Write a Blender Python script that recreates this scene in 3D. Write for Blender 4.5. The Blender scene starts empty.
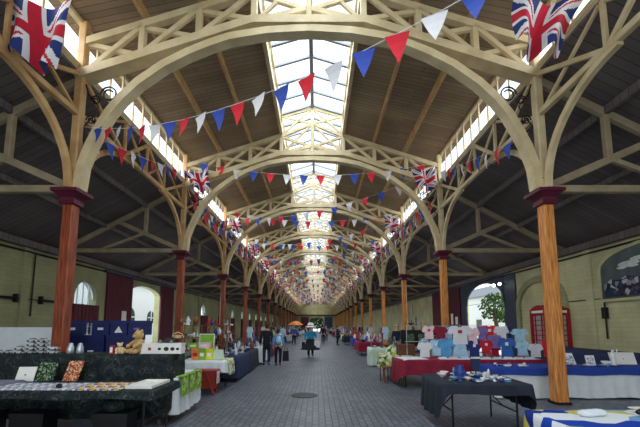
import bpy, bmesh, math, random
from mathutils import Vector, Matrix
random.seed(7)
PI = math.pi
S = bpy.context.scene
COL = S.collection
sin, cos = math.sin, math.cos

# ------------------------------------------------------------------ materials
def lin(r, g, b):
    f = lambda v: (v/255/12.92) if v <= 10 else ((v/255+.055)/1.055)**2.4
    return (f(r), f(g), f(b), 1)
def nmat(name):
    m = bpy.data.materials.new(name); m.use_nodes = True
    nt = m.node_tree; b = nt.nodes['Principled BSDF']
    return m, nt, b
def mat(name, rgb, rough=.6, var=.12, scale=6.0, rgb2=None, metal=0, bump=0, stretch=None, spec=.4):
    m, nt, b = nmat(name)
    b.inputs['Roughness'].default_value = rough
    b.inputs['Metallic'].default_value = metal
    b.inputs['Specular IOR Level'].default_value = spec
    tc = nt.nodes.new('ShaderNodeTexCoord'); mp = nt.nodes.new('ShaderNodeMapping')
    nt.links.new(tc.outputs['Object'], mp.inputs['Vector'])
    if stretch: mp.inputs['Scale'].default_value = stretch
    n = nt.nodes.new('ShaderNodeTexNoise'); n.inputs['Scale'].default_value = scale; n.inputs['Detail'].default_value = 4
    nt.links.new(mp.outputs[0], n.inputs['Vector'])
    r = nt.nodes.new('ShaderNodeValToRGB'); nt.links.new(n.outputs['Fac'], r.inputs['Fac'])
    c1 = lin(*rgb); c2 = lin(*rgb2) if rgb2 else tuple([min(1, v*(1+var*2)) for v in c1[:3]]+[1])
    if not rgb2: c1 = tuple([v*(1-var) for v in c1[:3]]+[1])
    r.color_ramp.elements[0].position = .35; r.color_ramp.elements[0].color = c1
    r.color_ramp.elements[1].position = .68; r.color_ramp.elements[1].color = c2
    nt.links.new(r.outputs['Color'], b.inputs['Base Color'])
    if bump:
        bp = nt.nodes.new('ShaderNodeBump'); bp.inputs['Strength'].default_value = bump; bp.inputs['Distance'].default_value = .02
        nt.links.new(n.outputs['Fac'], bp.inputs['Height']); nt.links.new(bp.outputs[0], b.inputs['Normal'])
    return m
def emat(name, rgb, s):
    m, nt, b = nmat(name); b.inputs['Base Color'].default_value = lin(*rgb)
    b.inputs['Emission Color'].default_value = lin(*rgb); b.inputs['Emission Strength'].default_value = s
    return m
def brickmat(name, c1, c2, mortar, bw, rh, ms, swap, rough=.6, bump=.3, spec=.4, patch=None):
    # swap: tuple of source axes for brick x, y (0=x,1=y,2=z) in object space
    m, nt, b = nmat(name); N = nt.nodes; L = nt.links
    tc = N.new('ShaderNodeTexCoord'); sp = N.new('ShaderNodeSeparateXYZ'); cb = N.new('ShaderNodeCombineXYZ')
    L.new(tc.outputs['Object'], sp.inputs[0]); L.new(sp.outputs[swap[0]], cb.inputs[0]); L.new(sp.outputs[swap[1]], cb.inputs[1])
    br = N.new('ShaderNodeTexBrick'); L.new(cb.outputs[0], br.inputs['Vector'])
    br.inputs['Scale'].default_value = 1; br.inputs['Brick Width'].default_value = bw; br.inputs['Row Height'].default_value = rh
    br.inputs['Mortar Size'].default_value = ms; br.inputs['Color1'].default_value = lin(*c1); br.inputs['Color2'].default_value = lin(*c2)
    br.inputs['Mortar'].default_value = lin(*mortar); br.inputs['Bias'].default_value = 0; br.inputs['Mortar Smooth'].default_value = .3
    n = N.new('ShaderNodeTexNoise'); n.inputs['Scale'].default_value = .7; n.inputs['Detail'].default_value = 5
    L.new(tc.outputs['Object'], n.inputs['Vector'])
    mx = N.new('ShaderNodeMix'); mx.data_type = 'RGBA'; mx.blend_type = 'MULTIPLY'; mx.inputs['Factor'].default_value = 1
    r = N.new('ShaderNodeValToRGB'); r.color_ramp.elements[0].position = .3; r.color_ramp.elements[0].color = (.72, .72, .72, 1)
    r.color_ramp.elements[1].position = .7; r.color_ramp.elements[1].color = (1.12, 1.12, 1.12, 1)
    L.new(n.outputs['Fac'], r.inputs['Fac']); L.new(br.outputs['Color'], mx.inputs['A']); L.new(r.outputs['Color'], mx.inputs['B'])
    L.new(mx.outputs['Result'], b.inputs['Base Color']); b.inputs['Roughness'].default_value = rough
    b.inputs['Specular IOR Level'].default_value = spec
    bp = N.new('ShaderNodeBump'); bp.inputs['Strength'].default_value = bump; bp.inputs['Distance'].default_value = .01
    L.new(br.outputs['Fac'], bp.inputs['Height']); bp.invert = True; L.new(bp.outputs[0], b.inputs['Normal'])
    return m
def patchmat(name, cols, scale, rough=.8, stretch=None, kind='vor'):
    m, nt, b = nmat(name); N = nt.nodes; L = nt.links
    tc = N.new('ShaderNodeTexCoord'); mp = N.new('ShaderNodeMapping'); L.new(tc.outputs['Object'], mp.inputs[0])
    if stretch: mp.inputs['Scale'].default_value = stretch
    r = N.new('ShaderNodeValToRGB'); r.color_ramp.interpolation = 'CONSTANT'
    if kind == 'vor':
        v = N.new('ShaderNodeTexVoronoi'); v.inputs['Scale'].default_value = scale
        L.new(mp.outputs[0], v.inputs['Vector']); sp = N.new('ShaderNodeSeparateColor'); L.new(v.outputs['Color'], sp.inputs[0]); L.new(sp.outputs[0], r.inputs['Fac'])
        lo, hi = 0, 1
    else:
        v = N.new('ShaderNodeTexNoise'); v.inputs['Scale'].default_value = scale; v.inputs['Detail'].default_value = 3
        L.new(mp.outputs[0], v.inputs['Vector']); L.new(v.outputs['Fac'], r.inputs['Fac']); lo, hi = .32, .72
    e = r.color_ramp.elements
    while len(e) < len(cols): e.new(1)
    for i, c in enumerate(cols):
        e[i].position = 0 if i == 0 else lo+(hi-lo)*i/len(cols); e[i].color = lin(*c)
    L.new(r.outputs['Color'], b.inputs['Base Color']); b.inputs['Roughness'].default_value = rough
    b.inputs['Specular IOR Level'].default_value = .2
    return m
M = {}
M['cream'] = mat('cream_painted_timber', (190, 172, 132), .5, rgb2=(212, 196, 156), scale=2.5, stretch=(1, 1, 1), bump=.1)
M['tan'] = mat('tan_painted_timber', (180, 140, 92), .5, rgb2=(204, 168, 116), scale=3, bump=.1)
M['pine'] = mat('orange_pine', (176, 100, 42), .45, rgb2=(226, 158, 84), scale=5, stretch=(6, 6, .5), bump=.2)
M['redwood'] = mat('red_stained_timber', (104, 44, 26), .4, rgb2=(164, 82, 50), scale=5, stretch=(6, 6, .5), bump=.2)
M['maroon'] = mat('maroon_paint', (82, 20, 42), .45, var=.1)
M['maroon_door'] = mat('maroon_boards', (84, 26, 44), .6, var=.15, stretch=(1, 6, .3))
M['iron'] = mat('black_iron', (26, 24, 26), .5, metal=.3)
M['navy_frame'] = mat('navy_painted_frame', (52, 62, 84), .5)
M['glass'], nt, b = nmat('clear_glass')
_t = nt.nodes.new('ShaderNodeBsdfTransparent'); _g = nt.nodes.new('ShaderNodeBsdfGlossy'); _m = nt.nodes.new('ShaderNodeMixShader')
_t.inputs[0].default_value = (.93, .97, 1, 1); _g.inputs['Roughness'].default_value = .08; _m.inputs[0].default_value = .06
nt.links.new(_t.outputs[0], _m.inputs[1]); nt.links.new(_g.outputs[0], _m.inputs[2]); nt.links.new(_m.outputs[0], nt.nodes['Material Output'].inputs[0])
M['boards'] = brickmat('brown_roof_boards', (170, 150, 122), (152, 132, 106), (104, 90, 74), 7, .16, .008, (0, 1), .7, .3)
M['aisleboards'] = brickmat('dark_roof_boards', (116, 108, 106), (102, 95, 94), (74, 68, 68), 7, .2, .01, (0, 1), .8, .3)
M['floor'] = brickmat('grey_block_paving', (112, 118, 130), (90, 96, 108), (36, 40, 50), .22, .115, .009, (1, 0), .42, .5, .5)
M['ground'] = mat('pale_pavement', (190, 190, 186), .8)
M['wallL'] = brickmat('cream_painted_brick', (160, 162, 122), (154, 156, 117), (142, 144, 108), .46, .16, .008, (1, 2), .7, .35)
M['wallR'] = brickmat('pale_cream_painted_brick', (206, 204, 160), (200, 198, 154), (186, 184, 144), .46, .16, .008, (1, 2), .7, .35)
M['wallE'] = brickmat('end_wall_brick', (196, 186, 140), (180, 172, 128), (140, 134, 100), .46, .16, .008, (0, 2), .8, .3)
M['cord'] = mat('white_cord', (225, 222, 215), .8)
M['fred'] = mat('red_flag_cloth', (206, 36, 52), .8, var=.05); M['fwhite'] = mat('white_flag_cloth', (216, 216, 220), .8, var=.03)
M['fblue'] = mat('blue_flag_cloth', (52, 78, 168), .8, var=.05); M['jackblue'] = mat('navy_flag_cloth', (30, 48, 112), .8, var=.05)
M['jackred'] = mat('crimson_flag_cloth', (186, 26, 52), .8, var=.05)
M['camo'] = patchmat('camouflage_cloth', [(22, 28, 32), (36, 44, 50), (28, 38, 34), (52, 64, 60), (30, 34, 42), (74, 82, 72)], 7, kind='noise')
M['navycloth'] = mat('navy_cloth', (34, 46, 80), .85, var=.1); M['darkcloth'] = mat('charcoal_cloth', (34, 40, 54), .85, var=.15)
M['bluecloth'] = mat('bright_blue_cloth', (30, 62, 150), .8, var=.08); M['whitecloth'] = mat('white_cloth', (214, 222, 226), .8, var=.03)
M['marooncloth'] = mat('maroon_cloth', (128, 20, 48), .8, var=.12); M['palegreen'] = mat('pale_green_cloth', (196, 214, 196), .8, var=.05)
M['floral'] = patchmat('floral_cloth', [(214, 218, 190), (120, 150, 60), (222, 222, 205), (70, 110, 40), (200, 190, 120), (170, 190, 110)], 12)
M['towel'] = patchmat('lime_green_towel', [(120, 170, 40), (150, 190, 70), (96, 150, 36), (190, 210, 130)], 18)
M['bluepattern'] = patchmat('blue_white_yellow_cloth', [(24, 66, 170), (222, 228, 232), (20, 50, 130), (204, 190, 90), (120, 160, 200), (28, 80, 180)], 3.4, stretch=(1, 1.8, 1))
M['wood'] = mat('brown_wood', (120, 74, 44), .5, var=.2, scale=12); M['redpaint'] = mat('red_paint', (168, 30, 34), .5, var=.08)
M['redbrown'] = mat('red_brown_plastic', (140, 46, 34), .5, var=.1)
M['white'] = mat('white_card', (232, 230, 224), .6, var=.02); M['black'] = mat('black_plastic', (16, 16, 18), .35, var=.1)
M['grey'] = mat('grey_metal', (120, 124, 130), .4, metal=.5, var=.05); M['chrome'] = mat('pale_metal', (190, 195, 200), .3, metal=.6, var=.03)
M['china'] = mat('white_china', (226, 228, 230), .25, var=.02, spec=.6); M['bluechina'] = mat('blue_china', (36, 60, 128), .3, var=.2, scale=30)
M['bear'] = mat('golden_plush', (176, 140, 88), .95, rgb2=(206, 172, 118), scale=40, bump=.5); M['bearpale'] = mat('pale_plush', (214, 190, 150), .95, scale=40)
M['greenpack'] = mat('green_card', (122, 176, 48), .6); M['yellow'] = mat('yellow_card', (216, 214, 50), .6); M['orange'] = mat('orange_card', (222, 130, 60), .6)
M['wicker'] = brickmat('wicker', (142, 92, 54), (120, 74, 42), (80, 48, 28), .05, .025, .004, (0, 2), .7, .6)
M['skin'] = mat('skin', (206, 160, 132), .5, var=.05); M['hairdark'] = mat('dark_hair', (36, 26, 22), .6); M['hairgrey'] = mat('grey_hair', (150, 146, 140), .7)
M['teal'] = mat('teal_fabric', (34, 132, 168), .8); M['lightblue'] = mat('light_blue_fabric', (84, 150, 196), .8); M['denim'] = mat('dark_denim', (30, 38, 58), .85)
M['blackfab'] = mat('black_fabric', (22, 24, 32), .85); M['pink'] = mat('pink_fabric', (226, 190, 196), .8); M['palefab'] = mat('pale_blue_fabric', (164, 200, 222), .8)
M['purple'] = mat('purple_fabric', (120, 100, 160), .8); M['midblue'] = mat('mid_blue_fabric', (50, 96, 170), .8); M['greyfab'] = mat('grey_fabric', (120, 124, 136), .8)
M['leaf'] = patchmat('leaves', [(34, 58, 24), (62, 92, 36), (90, 120, 56), (44, 72, 30)], 9)
M['bark'] = mat('bark', (70, 62, 48), .9)
M['render'] = mat('white_render', (226, 230, 232), .8, var=.03); M['slate'] = mat('grey_slate', (110, 116, 124), .7)
M['kioskred'] = mat('kiosk_red_paint', (150, 16, 26), .35, var=.05)
M['darkglass'] = mat('dark_window_glass', (50, 60, 68), .15, var=.2)
M['mural'] = patchmat('mural_crowd', [(40, 50, 66), (96, 84, 104), (58, 56, 84), (150, 150, 168), (70, 48, 70), (44, 66, 88), (184, 188, 196), (52, 44, 60)], 7)
M['muraldark'] = mat('mural_dark_sky', (38, 54, 62), .3, rgb2=(64, 84, 88), scale=2, spec=.6)
M['muralwhite'] = mat('mural_pale_cloud', (196, 212, 206), .4)
M['prints'] = patchmat('printed_paper', [(214, 216, 226), (150, 160, 190), (236, 232, 224), (198, 190, 214), (120, 140, 150), (226, 214, 190), (190, 204, 224)], 26)
M['comics'] = patchmat('comic_paper', [(226, 226, 222), (222, 190, 60), (180, 60, 60), (96, 130, 180), (232, 226, 214), (214, 214, 222), (120, 150, 110)], 22)
M['orangepic'] = patchmat('orange_picture', [(176, 92, 50), (214, 150, 110), (130, 60, 40), (226, 190, 160)], 40)
M['greenpic'] = patchmat('green_picture', [(44, 74, 44), (90, 116, 84), (30, 52, 36), (150, 164, 140)], 40)
M['spot'] = emat('lit_lamp', (255, 244, 214), 6)

# ------------------------------------------------------------------ mesh helpers
class MB:
    def __init__(s): s.v = []; s.f = []; s.mi = []
    def add(s, vs, fs, mi=0):
        o = len(s.v); s.v += [tuple(v) for v in vs]; s.f += [tuple(i+o for i in f) for f in fs]; s.mi += [mi]*len(fs); return s
    def box(s, a, b, mi=0):
        (x0, y0, z0), (x1, y1, z1) = a, b
        return s.add([(x0,y0,z0),(x1,y0,z0),(x1,y1,z0),(x0,y1,z0),(x0,y0,z1),(x1,y0,z1),(x1,y1,z1),(x0,y1,z1)],
              [(3,2,1,0),(4,5,6,7),(0,1,5,4),(1,2,6,5),(2,3,7,6),(3,0,4,7)], mi)
    def beam(s, p, q, w, h, up=(0, 0, 1), mi=0, bev=.12):
        # chamfered rectangular bar, w across, h along up
        p = Vector(p); q = Vector(q); d = (q-p).normalized(); u = Vector(up)
        if abs(d.dot(u)) > .98: u = Vector((0, 1, 0))
        r = d.cross(u).normalized(); u = r.cross(d).normalized(); c = min(w, h)*bev
        pr = [(-w/2+c,-h/2),(w/2-c,-h/2),(w/2,-h/2+c),(w/2,h/2-c),(w/2-c,h/2),(-w/2+c,h/2),(-w/2,h/2-c),(-w/2,-h/2+c)]
        vs = [p+r*a+u*b_ for a, b_ in pr]+[q+r*a+u*b_ for a, b_ in pr]
        return s.add(vs, [(i,(i+1)%8,8+(i+1)%8,8+i) for i in range(8)]+[tuple(range(7,-1,-1)), tuple(range(8,16))], mi)
    def sweep(s, pts, w, h, side=(0, 1, 0), mi=0):
        # rectangular section swept along pts in a plane whose normal is side
        sd = Vector(side).normalized(); vs = []; n = len(pts); P = [Vector(p) for p in pts]
        for i, p in enumerate(P):
            d = (P[min(i+1, n-1)]-P[max(i-1, 0)]).normalized(); u = sd.cross(d).normalized()
            vs += [p-sd*w/2-u*h/2, p+sd*w/2-u*h/2, p+sd*w/2+u*h/2, p-sd*w/2+u*h/2]
        fs = []
        for i in range(n-1):
            for k in range(4): fs.append((4*i+k, 4*i+(k+1)%4, 4*i+4+(k+1)%4, 4*i+4+k))
        fs += [(3,2,1,0), (4*n-4,4*n-3,4*n-2,4*n-1)]
        return s.add(vs, fs, mi)
    def tube(s, pts, r, n=6, mi=0, closed=False):
        P = [Vector(p) for p in pts]; m = len(P); vs = []; fs = []
        rr = r if isinstance(r, (list, tuple)) else [r]*m
        prev = None
        for i, p in enumerate(P):
            d = (P[(i+1) % m]-P[i-1]) if closed else (P[min(i+1, m-1)]-P[max(i-1, 0)])
            d.normalize()
            if prev is None:
                a = Vector((0, 0, 1)) if abs(d.z) < .9 else Vector((1, 0, 0))
            else: a = prev
            e = d.cross(a).normalized(); a2 = e.cross(d).normalized(); prev = a2
            vs += [p+(e*cos(2*PI*k/n)+a2*sin(2*PI*k/n))*rr[i] for k in range(n)]
        for i in range(m if closed else m-1):
            j = (i+1) % m
            for k in range(n): fs.append((n*i+k, n*i+(k+1)%n, n*j+(k+1)%n, n*j+k))
        if not closed: fs += [tuple(range(n-1, -1, -1)), tuple(range(n*(m-1), n*m))]
        return s.add(vs, fs, mi)
    def lathe(s, prof, c=(0, 0, 0), n=12, mi=0):
        vs = []; fs = []; m = len(prof)
        for r, z in prof: vs += [(c[0]+max(r, .0005)*cos(2*PI*k/n), c[1]+max(r, .0005)*sin(2*PI*k/n), c[2]+z) for k in range(n)]
        for i in range(m-1):
            for k in range(n): fs.append((n*i+k, n*i+(k+1)%n, n*i+n+(k+1)%n, n*i+n+k))
        fs += [tuple(range(n-1, -1, -1)), tuple(range(n*(m-1), n*m))]
        return s.add(vs, fs, mi)
    def ball(s, c, r, n=10, m=7, mi=0, rot=None):
        r = r if isinstance(r, (list, tuple)) else (r, r, r); vs = []; fs = []
        for i in range(m+1):
            t = PI*i/m
            for k in range(n):
                v = Vector((r[0]*sin(t)*cos(2*PI*k/n), r[1]*sin(t)*sin(2*PI*k/n), -r[2]*cos(t)))
                if rot: v = rot @ v
                vs.append(v+Vector(c))
        for i in range(m):
            for k in range(n): fs.append((n*i+k, n*i+(k+1)%n, n*i+n+(k+1)%n, n*i+n+k))
        return s.add(vs, fs, mi)
    def build(s, name, mats, parent=None, loc=None, smooth=False, rot=None):
        me = bpy.data.meshes.new(name); me.from_pydata(s.v, [], s.f); me.validate()
        mats = mats if isinstance(mats, (list, tuple)) else [mats]
        for m_ in mats: me.materials.append(M[m_] if isinstance(m_, str) else m_)
        if len(me.polygons) == len(s.mi): me.polygons.foreach_set('material_index', s.mi)
        bm = bmesh.new(); bm.from_mesh(me); bmesh.ops.remove_doubles(bm, verts=bm.verts, dist=1e-5)
        bmesh.ops.recalc_face_normals(bm, faces=bm.faces); bm.to_mesh(me); bm.free()
        if smooth: me.polygons.foreach_set('use_smooth', [True]*len(me.polygons))
        me.update()
        o = bpy.data.objects.new(name, me); COL.objects.link(o)
        if parent: o.parent = parent
        if loc: o.location = loc
        if rot is not None: o.rotation_euler = rot if isinstance(rot, (tuple, list)) else (0, 0, rot)
        return o
def tag(o, label=None, cat=None, group=None, kind=None):
    if label: o['label'] = label
    if cat: o['category'] = cat
    if group: o['group'] = group
    if kind: o['kind'] = kind
    return o
def thing(name, label, cat, loc=(0, 0, 0), rz=0, group=None):
    o = bpy.data.objects.new(name, None); COL.objects.link(o); o.location = loc; o.rotation_euler = (0, 0, rz)
    o.empty_display_size = .1
    return tag(o, label, cat, group)
def struct(mb, name, m, **k): return tag(mb.build(name, m, **k), kind='structure')
KIDS = {}
def kids(o): return list(o.children)
def dup(o, loc, rz=0, label=None, group=None, parent=None):
    c = o.copy(); COL.objects.link(c)
    if parent is not None: c.parent = parent
    else:
        c.location = loc; c.rotation_euler = (0, 0, rz)
        if label: c['label'] = label
        if group: c['group'] = group
    for ch in kids(o): dup(ch, None, parent=c)
    return c
def plate(outline, holes=(), thick=.1):
    """flat plate with holes in local XY (curve fill), returns (verts, faces)"""
    cu = bpy.data.curves.new('tmp', 'CURVE'); cu.dimensions = '2D'; cu.fill_mode = 'BOTH'; cu.extrude = thick/2
    for poly in [outline]+list(holes):
        sp = cu.splines.new('POLY'); sp.points.add(len(poly)-1)
        for i, (x, y) in enumerate(poly): sp.points[i].co = (x, y, 0, 1)
        sp.use_cyclic_u = True
    ob = bpy.data.objects.new('tmp', cu); COL.objects.link(ob); bpy.context.view_layer.update()
    me = bpy.data.meshes.new_from_object(ob.evaluated_get(bpy.context.evaluated_depsgraph_get()))
    vs = [v.co.copy() for v in me.vertices]; fs = [tuple(p.vertices) for p in me.polygons]
    bpy.data.objects.remove(ob); bpy.data.curves.remove(cu); bpy.data.meshes.remove(me)
    return vs, fs
def arch(x0, x1, z0, zs, n=12, rise=None):
    c = (x0+x1)/2; r = abs(x1-x0)/2; rise = r if rise is None else rise
    return [(x0, z0), (x1, z0)]+[(c+(x1-c)*cos(PI*i/n), zs+rise*sin(PI*i/n)) for i in range(n+1)]
ORD = ['nearest', 'second', 'third', 'fourth', 'fifth', 'sixth', 'seventh', 'eighth', 'ninth', 'tenth', 'eleventh', 'twelfth', 'thirteenth', 'fourteenth', 'fifteenth', 'sixteenth']

# ------------------------------------------------------------------ layout constants
BAY = 6.35; Y0 = 7.5; W = 5.4; WALL = 10.4; CAP = 4.72; NB = 15
YS = [Y0+BAY*k for k in range(-1, NB)]          # 1.15 ... 96.4
YEND = 97.2; YBACK = -5.4

# ------------------------------------------------------------------ floor, walls, roof
fl = MB().box((-WALL-.3, YBACK, -.2), (WALL+.3, YEND, 0)); struct(fl, 'floor', 'floor')
struct(MB().box((-40, 5, -.3), (-WALL-.3, 45, -.02)), 'ground', 'ground')
struct(MB().box((WALL+.3, 5, -.3), (40, 45, -.02)), 'ground', 'ground')

LWIN = [15.55]+[31.9+5.5*i for i in range(11)]
def side_wall(name, X, holes, m, thick=.36):
    out = [(YBACK, 0), (YEND, 0), (YEND, 4.75), (YBACK, 4.75)]
    vs, fs = plate(out, holes, thick)
    mb = MB().add([(X+v.z, v.x, v.y) for v in vs], fs); return struct(mb, name, m)
holesL = [arch(19.25, 22.85, 0.0, 3.55, rise=.5)]+[arch(y-.75, y+.75, 2.62, 2.9, rise=.8) for y in LWIN]
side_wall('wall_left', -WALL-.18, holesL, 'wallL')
holesR = [arch(18.0, 23.6, 0.0, 3.4, rise=.95)]
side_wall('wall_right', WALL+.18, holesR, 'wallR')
# end wall
vs, fs = plate([(-WALL-.3, 0), (WALL+.3, 0), (WALL+.3, 4.75), (5.4, 7.6), (5.4, 8.9), (0, 10.6), (-5.4, 8.9), (-5.4, 7.6), (-WALL-.3, 4.75)],
               [arch(-1.9, 2.1, 0, 3.4, rise=.6)], .3)
struct(MB().add([(v.x, YEND+.15+v.z, v.y) for v in vs], fs), 'wall_end', 'wallE')
struct(MB().box((2.3, YEND-.12, 0), (4.6, YEND, 4.2)), 'door_40', 'navy_frame'); struct(MB().box((-4.4, YEND-.12, 0), (-2.1, YEND, 4.2)), 'door_41', 'maroon_door')

# window fills of the left wall
for i, y in enumerate(LWIN):
    vs, fs = plate(arch(y-.74, y+.74, 2.63, 2.9, rise=.79), (), .02)
    g = struct(MB().add([(-WALL-.2+v.z, v.x, v.y) for v in vs], fs), 'window_%d' % (i+2), 'glass')
    fr = MB()
    for q in (-.37, 0, .37): fr.beam((-WALL-.16, y+q, 2.63), (-WALL-.16, y+q, 2.9+.79*math.sqrt(1-(q/.74)**2)-.02), .05, .05)
    fr.sweep([(-WALL-.16, a, b) for a, b in arch(y-.72, y+.72, 2.9, 2.9, rise=.77)[2:]], .07, .06, side=(1, 0, 0))
    fr.build('window_frame', 'render', g)
    d = MB().box((-WALL+.0, y-.85, 0), (-WALL+.1, y+.85, 2.62))
    for q in range(7): d.box((-WALL+.1, y-.83+q*.24, .05), (-WALL+.115, y-.83+q*.24+.215, 2.58))
    dd = tag(d.build('door_%d' % (i+3), 'maroon_door'), kind='structure')
    MB().ball((-WALL+.15, y-.6, 1.05), .035).build('door_knob', 'iron', dd)

def boards_door(name, X, sgn, y0, y1, z1, notices=()):
    d = MB().box((X, y0, .02), (X+sgn*.06, y1, z1)); n = max(2, int((y1-y0)/.2)); w = (y1-y0)/n
    for q in range(n): d.box((min(X+sgn*.06, X+sgn*.08), y0+q*w+.008, .04), (max(X+sgn*.06, X+sgn*.08), y0+(q+1)*w-.008, z1-.02))
    o = tag(d.build(name, 'maroon_door'), kind='structure')
    return o
# big sliding doors, left wall
XL = -WALL+.02
boards_door('door_1', XL, 1, 16.95, 19.3, 4.3); boards_door('door_1b', XL, 1, 22.85, 24.9, 4.3).name = 'door_20'
struct(MB().box((XL, 16.7, 4.32), (XL+.14, 25.2, 4.42)), 'trim_1', 'navy_frame')
n = MB().box((XL+.085, 18.3, 1.75), (XL+.095, 18.75, 2.45)); nn = n.build('notice', 'white'); tag(nn, 'white paper notice pinned on the left maroon sliding door', 'notice')
# right opening
XR = WALL-.02
boards_door('door_2', XR-.06, -1, 23.9, 29.6, 4.4)
struct(MB().box((XR-.16, 17.6, 4.45), (XR, 29.8, 4.55)), 'trim_2', 'navy_frame')
f = MB().box((XR-.05, 17.3, 0), (XR+.02, 18.4, 4.4)).box((XR-.05, 23.0, 0), (XR+.02, 23.9, 4.4))
vs, fs = plate([(18.3, 3.0), (23.1, 3.0), (23.1, 4.4), (18.3, 4.4)], [arch(18.45, 22.95, 3.02, 3.05, rise=1.15)], .07)
f.add([(XR-.015+v.z, v.x, v.y) for v in vs], fs)
f.box((XR-.09, 17.3, 2.1), (XR-.04, 18.4, 2.2)); f.box((XR-.09, 23.0, 2.1), (XR-.04, 23.9, 2.2))
struct(f, 'trim_3', 'navy_frame')
for y in (24.3, 25.1):
    tag(MB().box((XR-.17, y, 1.75), (XR-.155, y+.4, 2.55 if y > 25 else 2.3)).build('notice', 'white'), 'white paper notice on the right maroon door, %s the column' % ('right of' if y < 25 else 'beside'), 'notice')
# eave plates
for s, nm in ((-1, 'left'), (1, 'right')):
    struct(MB().beam((s*(WALL-.1), YBACK, 4.62), (s*(WALL-.1), YEND, 4.62), .22, .26), 'trim_eave_'+nm, 'aisleboards')
    struct(MB().tube([(s*(WALL-.06), YBACK, 4.35), (s*(WALL-.06), YEND, 4.35)], .035), 'trim_conduit_'+nm, 'iron')
    struct(MB().beam((s*(WALL-.02), YBACK, 2.62), (s*(WALL-.02), 13.9, 2.62), .03, .035), 'trim_rail_'+nm, 'iron')
for s in (-1, 1):
    for y in ((9.2, 12.2, 30.5, 36.8) if s < 0 else (12.6, 29.9, 36.3, 42.6)):
        struct(MB().box((s*WALL-.07 if s > 0 else -WALL, y-.16, 0), (s*WALL if s > 0 else -WALL+.07, y+.16, 4.5)), 'wall_pilaster', 'wallL' if s < 0 else 'wallR')
# ceilings
def sheet(name, p, q, m, th=.06, y0=YBACK, y1=YEND):
    (x0, z0), (x1, z1) = p, q
    mb = MB().add([(x0,y0,z0),(x1,y0,z1),(x1,y1,z1),(x0,y1,z0),(x0,y0,z0+th),(x1,y0,z1+th),(x1,y1,z1+th),(x0,y1,z0+th)],
          [(3,2,1,0),(4,5,6,7),(0,1,5,4),(1,2,6,5),(2,3,7,6),(3,0,4,7)]); return struct(mb, name, m)
for s in (-1, 1):
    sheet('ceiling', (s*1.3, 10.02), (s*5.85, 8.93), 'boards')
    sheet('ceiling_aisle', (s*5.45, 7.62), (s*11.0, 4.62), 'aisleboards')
# lantern and clerestory glazing
wn = 30
for s in (-1, 1):
    g = struct(MB().add([(0, YBACK, 11.2), (s*1.4, YBACK, 10.75), (s*1.4, YEND, 10.75), (0, YEND, 11.2)], [(0, 1, 2, 3)]), 'window_%d' % wn, 'glass'); wn += 1
    fr = MB(); y = YBACK+.3
    while y < YEND: fr.beam((0, y, 11.17), (s*1.38, y, 10.73), .08, .1); y += .9
    fr.build('glazing_bars', 'grey', g)
    g = struct(MB().add([(s*1.33, YBACK, 9.95), (s*1.33, YBACK, 10.7), (s*1.33, YEND, 10.7), (s*1.33, YEND, 9.95)], [(0, 1, 2, 3)]), 'window_%d' % wn, 'glass'); wn += 1
    fr = MB(); y = YBACK+.3
    while y < YEND: fr.beam((s*1.33, y, 9.95), (s*1.33, y, 10.7), .05, .05); y += .9
    fr.build('glazing_bars', 'cream', g)
    struct(MB().beam((s*1.33, YBACK, 10.72), (s*1.33, YEND, 10.72), .1, .1), 'trim_lantern_edge', 'cream')
    struct(MB().beam((s*1.33, YBACK, 9.9), (s*1.33, YEND, 9.9), .12, .2), 'trim_lantern_kerb', 'cream')
    g = struct(MB().add([(s*5.48, YBACK, 7.85), (s*5.48, YBACK, 8.95), (s*5.48, YEND, 8.95), (s*5.48, YEND, 7.85)], [(0, 1, 2, 3)]), 'window_%d' % wn, 'glass'); wn += 1
    fr = MB(); k = 0; y = Y0-BAY*2
    while y < YEND: fr.beam((s*5.46, y, 7.85), (s*5.46, y, 8.9), .045, .05); y += BAY/11
    fr.build('glazing_bars', 'cream', g)
def longbeam(name, label, pts, w, h, m, cat='beam'):
    return tag(MB().beam((pts[0], YBACK, pts[1]), (pts[0], YEND-.02, pts[1]), w, h).build(name, m), label, cat)
longbeam('ridge_beam', 'grey ridge beam running down the middle of the glazed skylight', (0, 11.12), .14, .2, 'grey')
for s, nm in ((-1, 'left'), (1, 'right')):
    longbeam('wall_plate', 'cream timber plate over the %s clerestory windows' % nm, (s*5.5, 8.93), .14, .1, 'cream')
    longbeam('window_sill_beam', 'cream timber sill under the %s clerestory windows' % nm, (s*5.48, 7.78), .14, .14, 'cream')
    longbeam('purlin', 'lower purlin under the %s slope of the nave roof' % nm, (s*4.0, 9.2), .09, .26, 'tan')
    longbeam('purlin', 'upper purlin under the %s slope of the nave roof' % nm, (s*2.65, 9.56), .09, .2, 'tan')
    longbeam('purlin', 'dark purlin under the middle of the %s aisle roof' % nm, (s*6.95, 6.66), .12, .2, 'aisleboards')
    longbeam('purlin', 'dark purlin under the lower part of the %s aisle roof' % nm, (s*8.6, 5.8), .12, .18, 'aisleboards')

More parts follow.
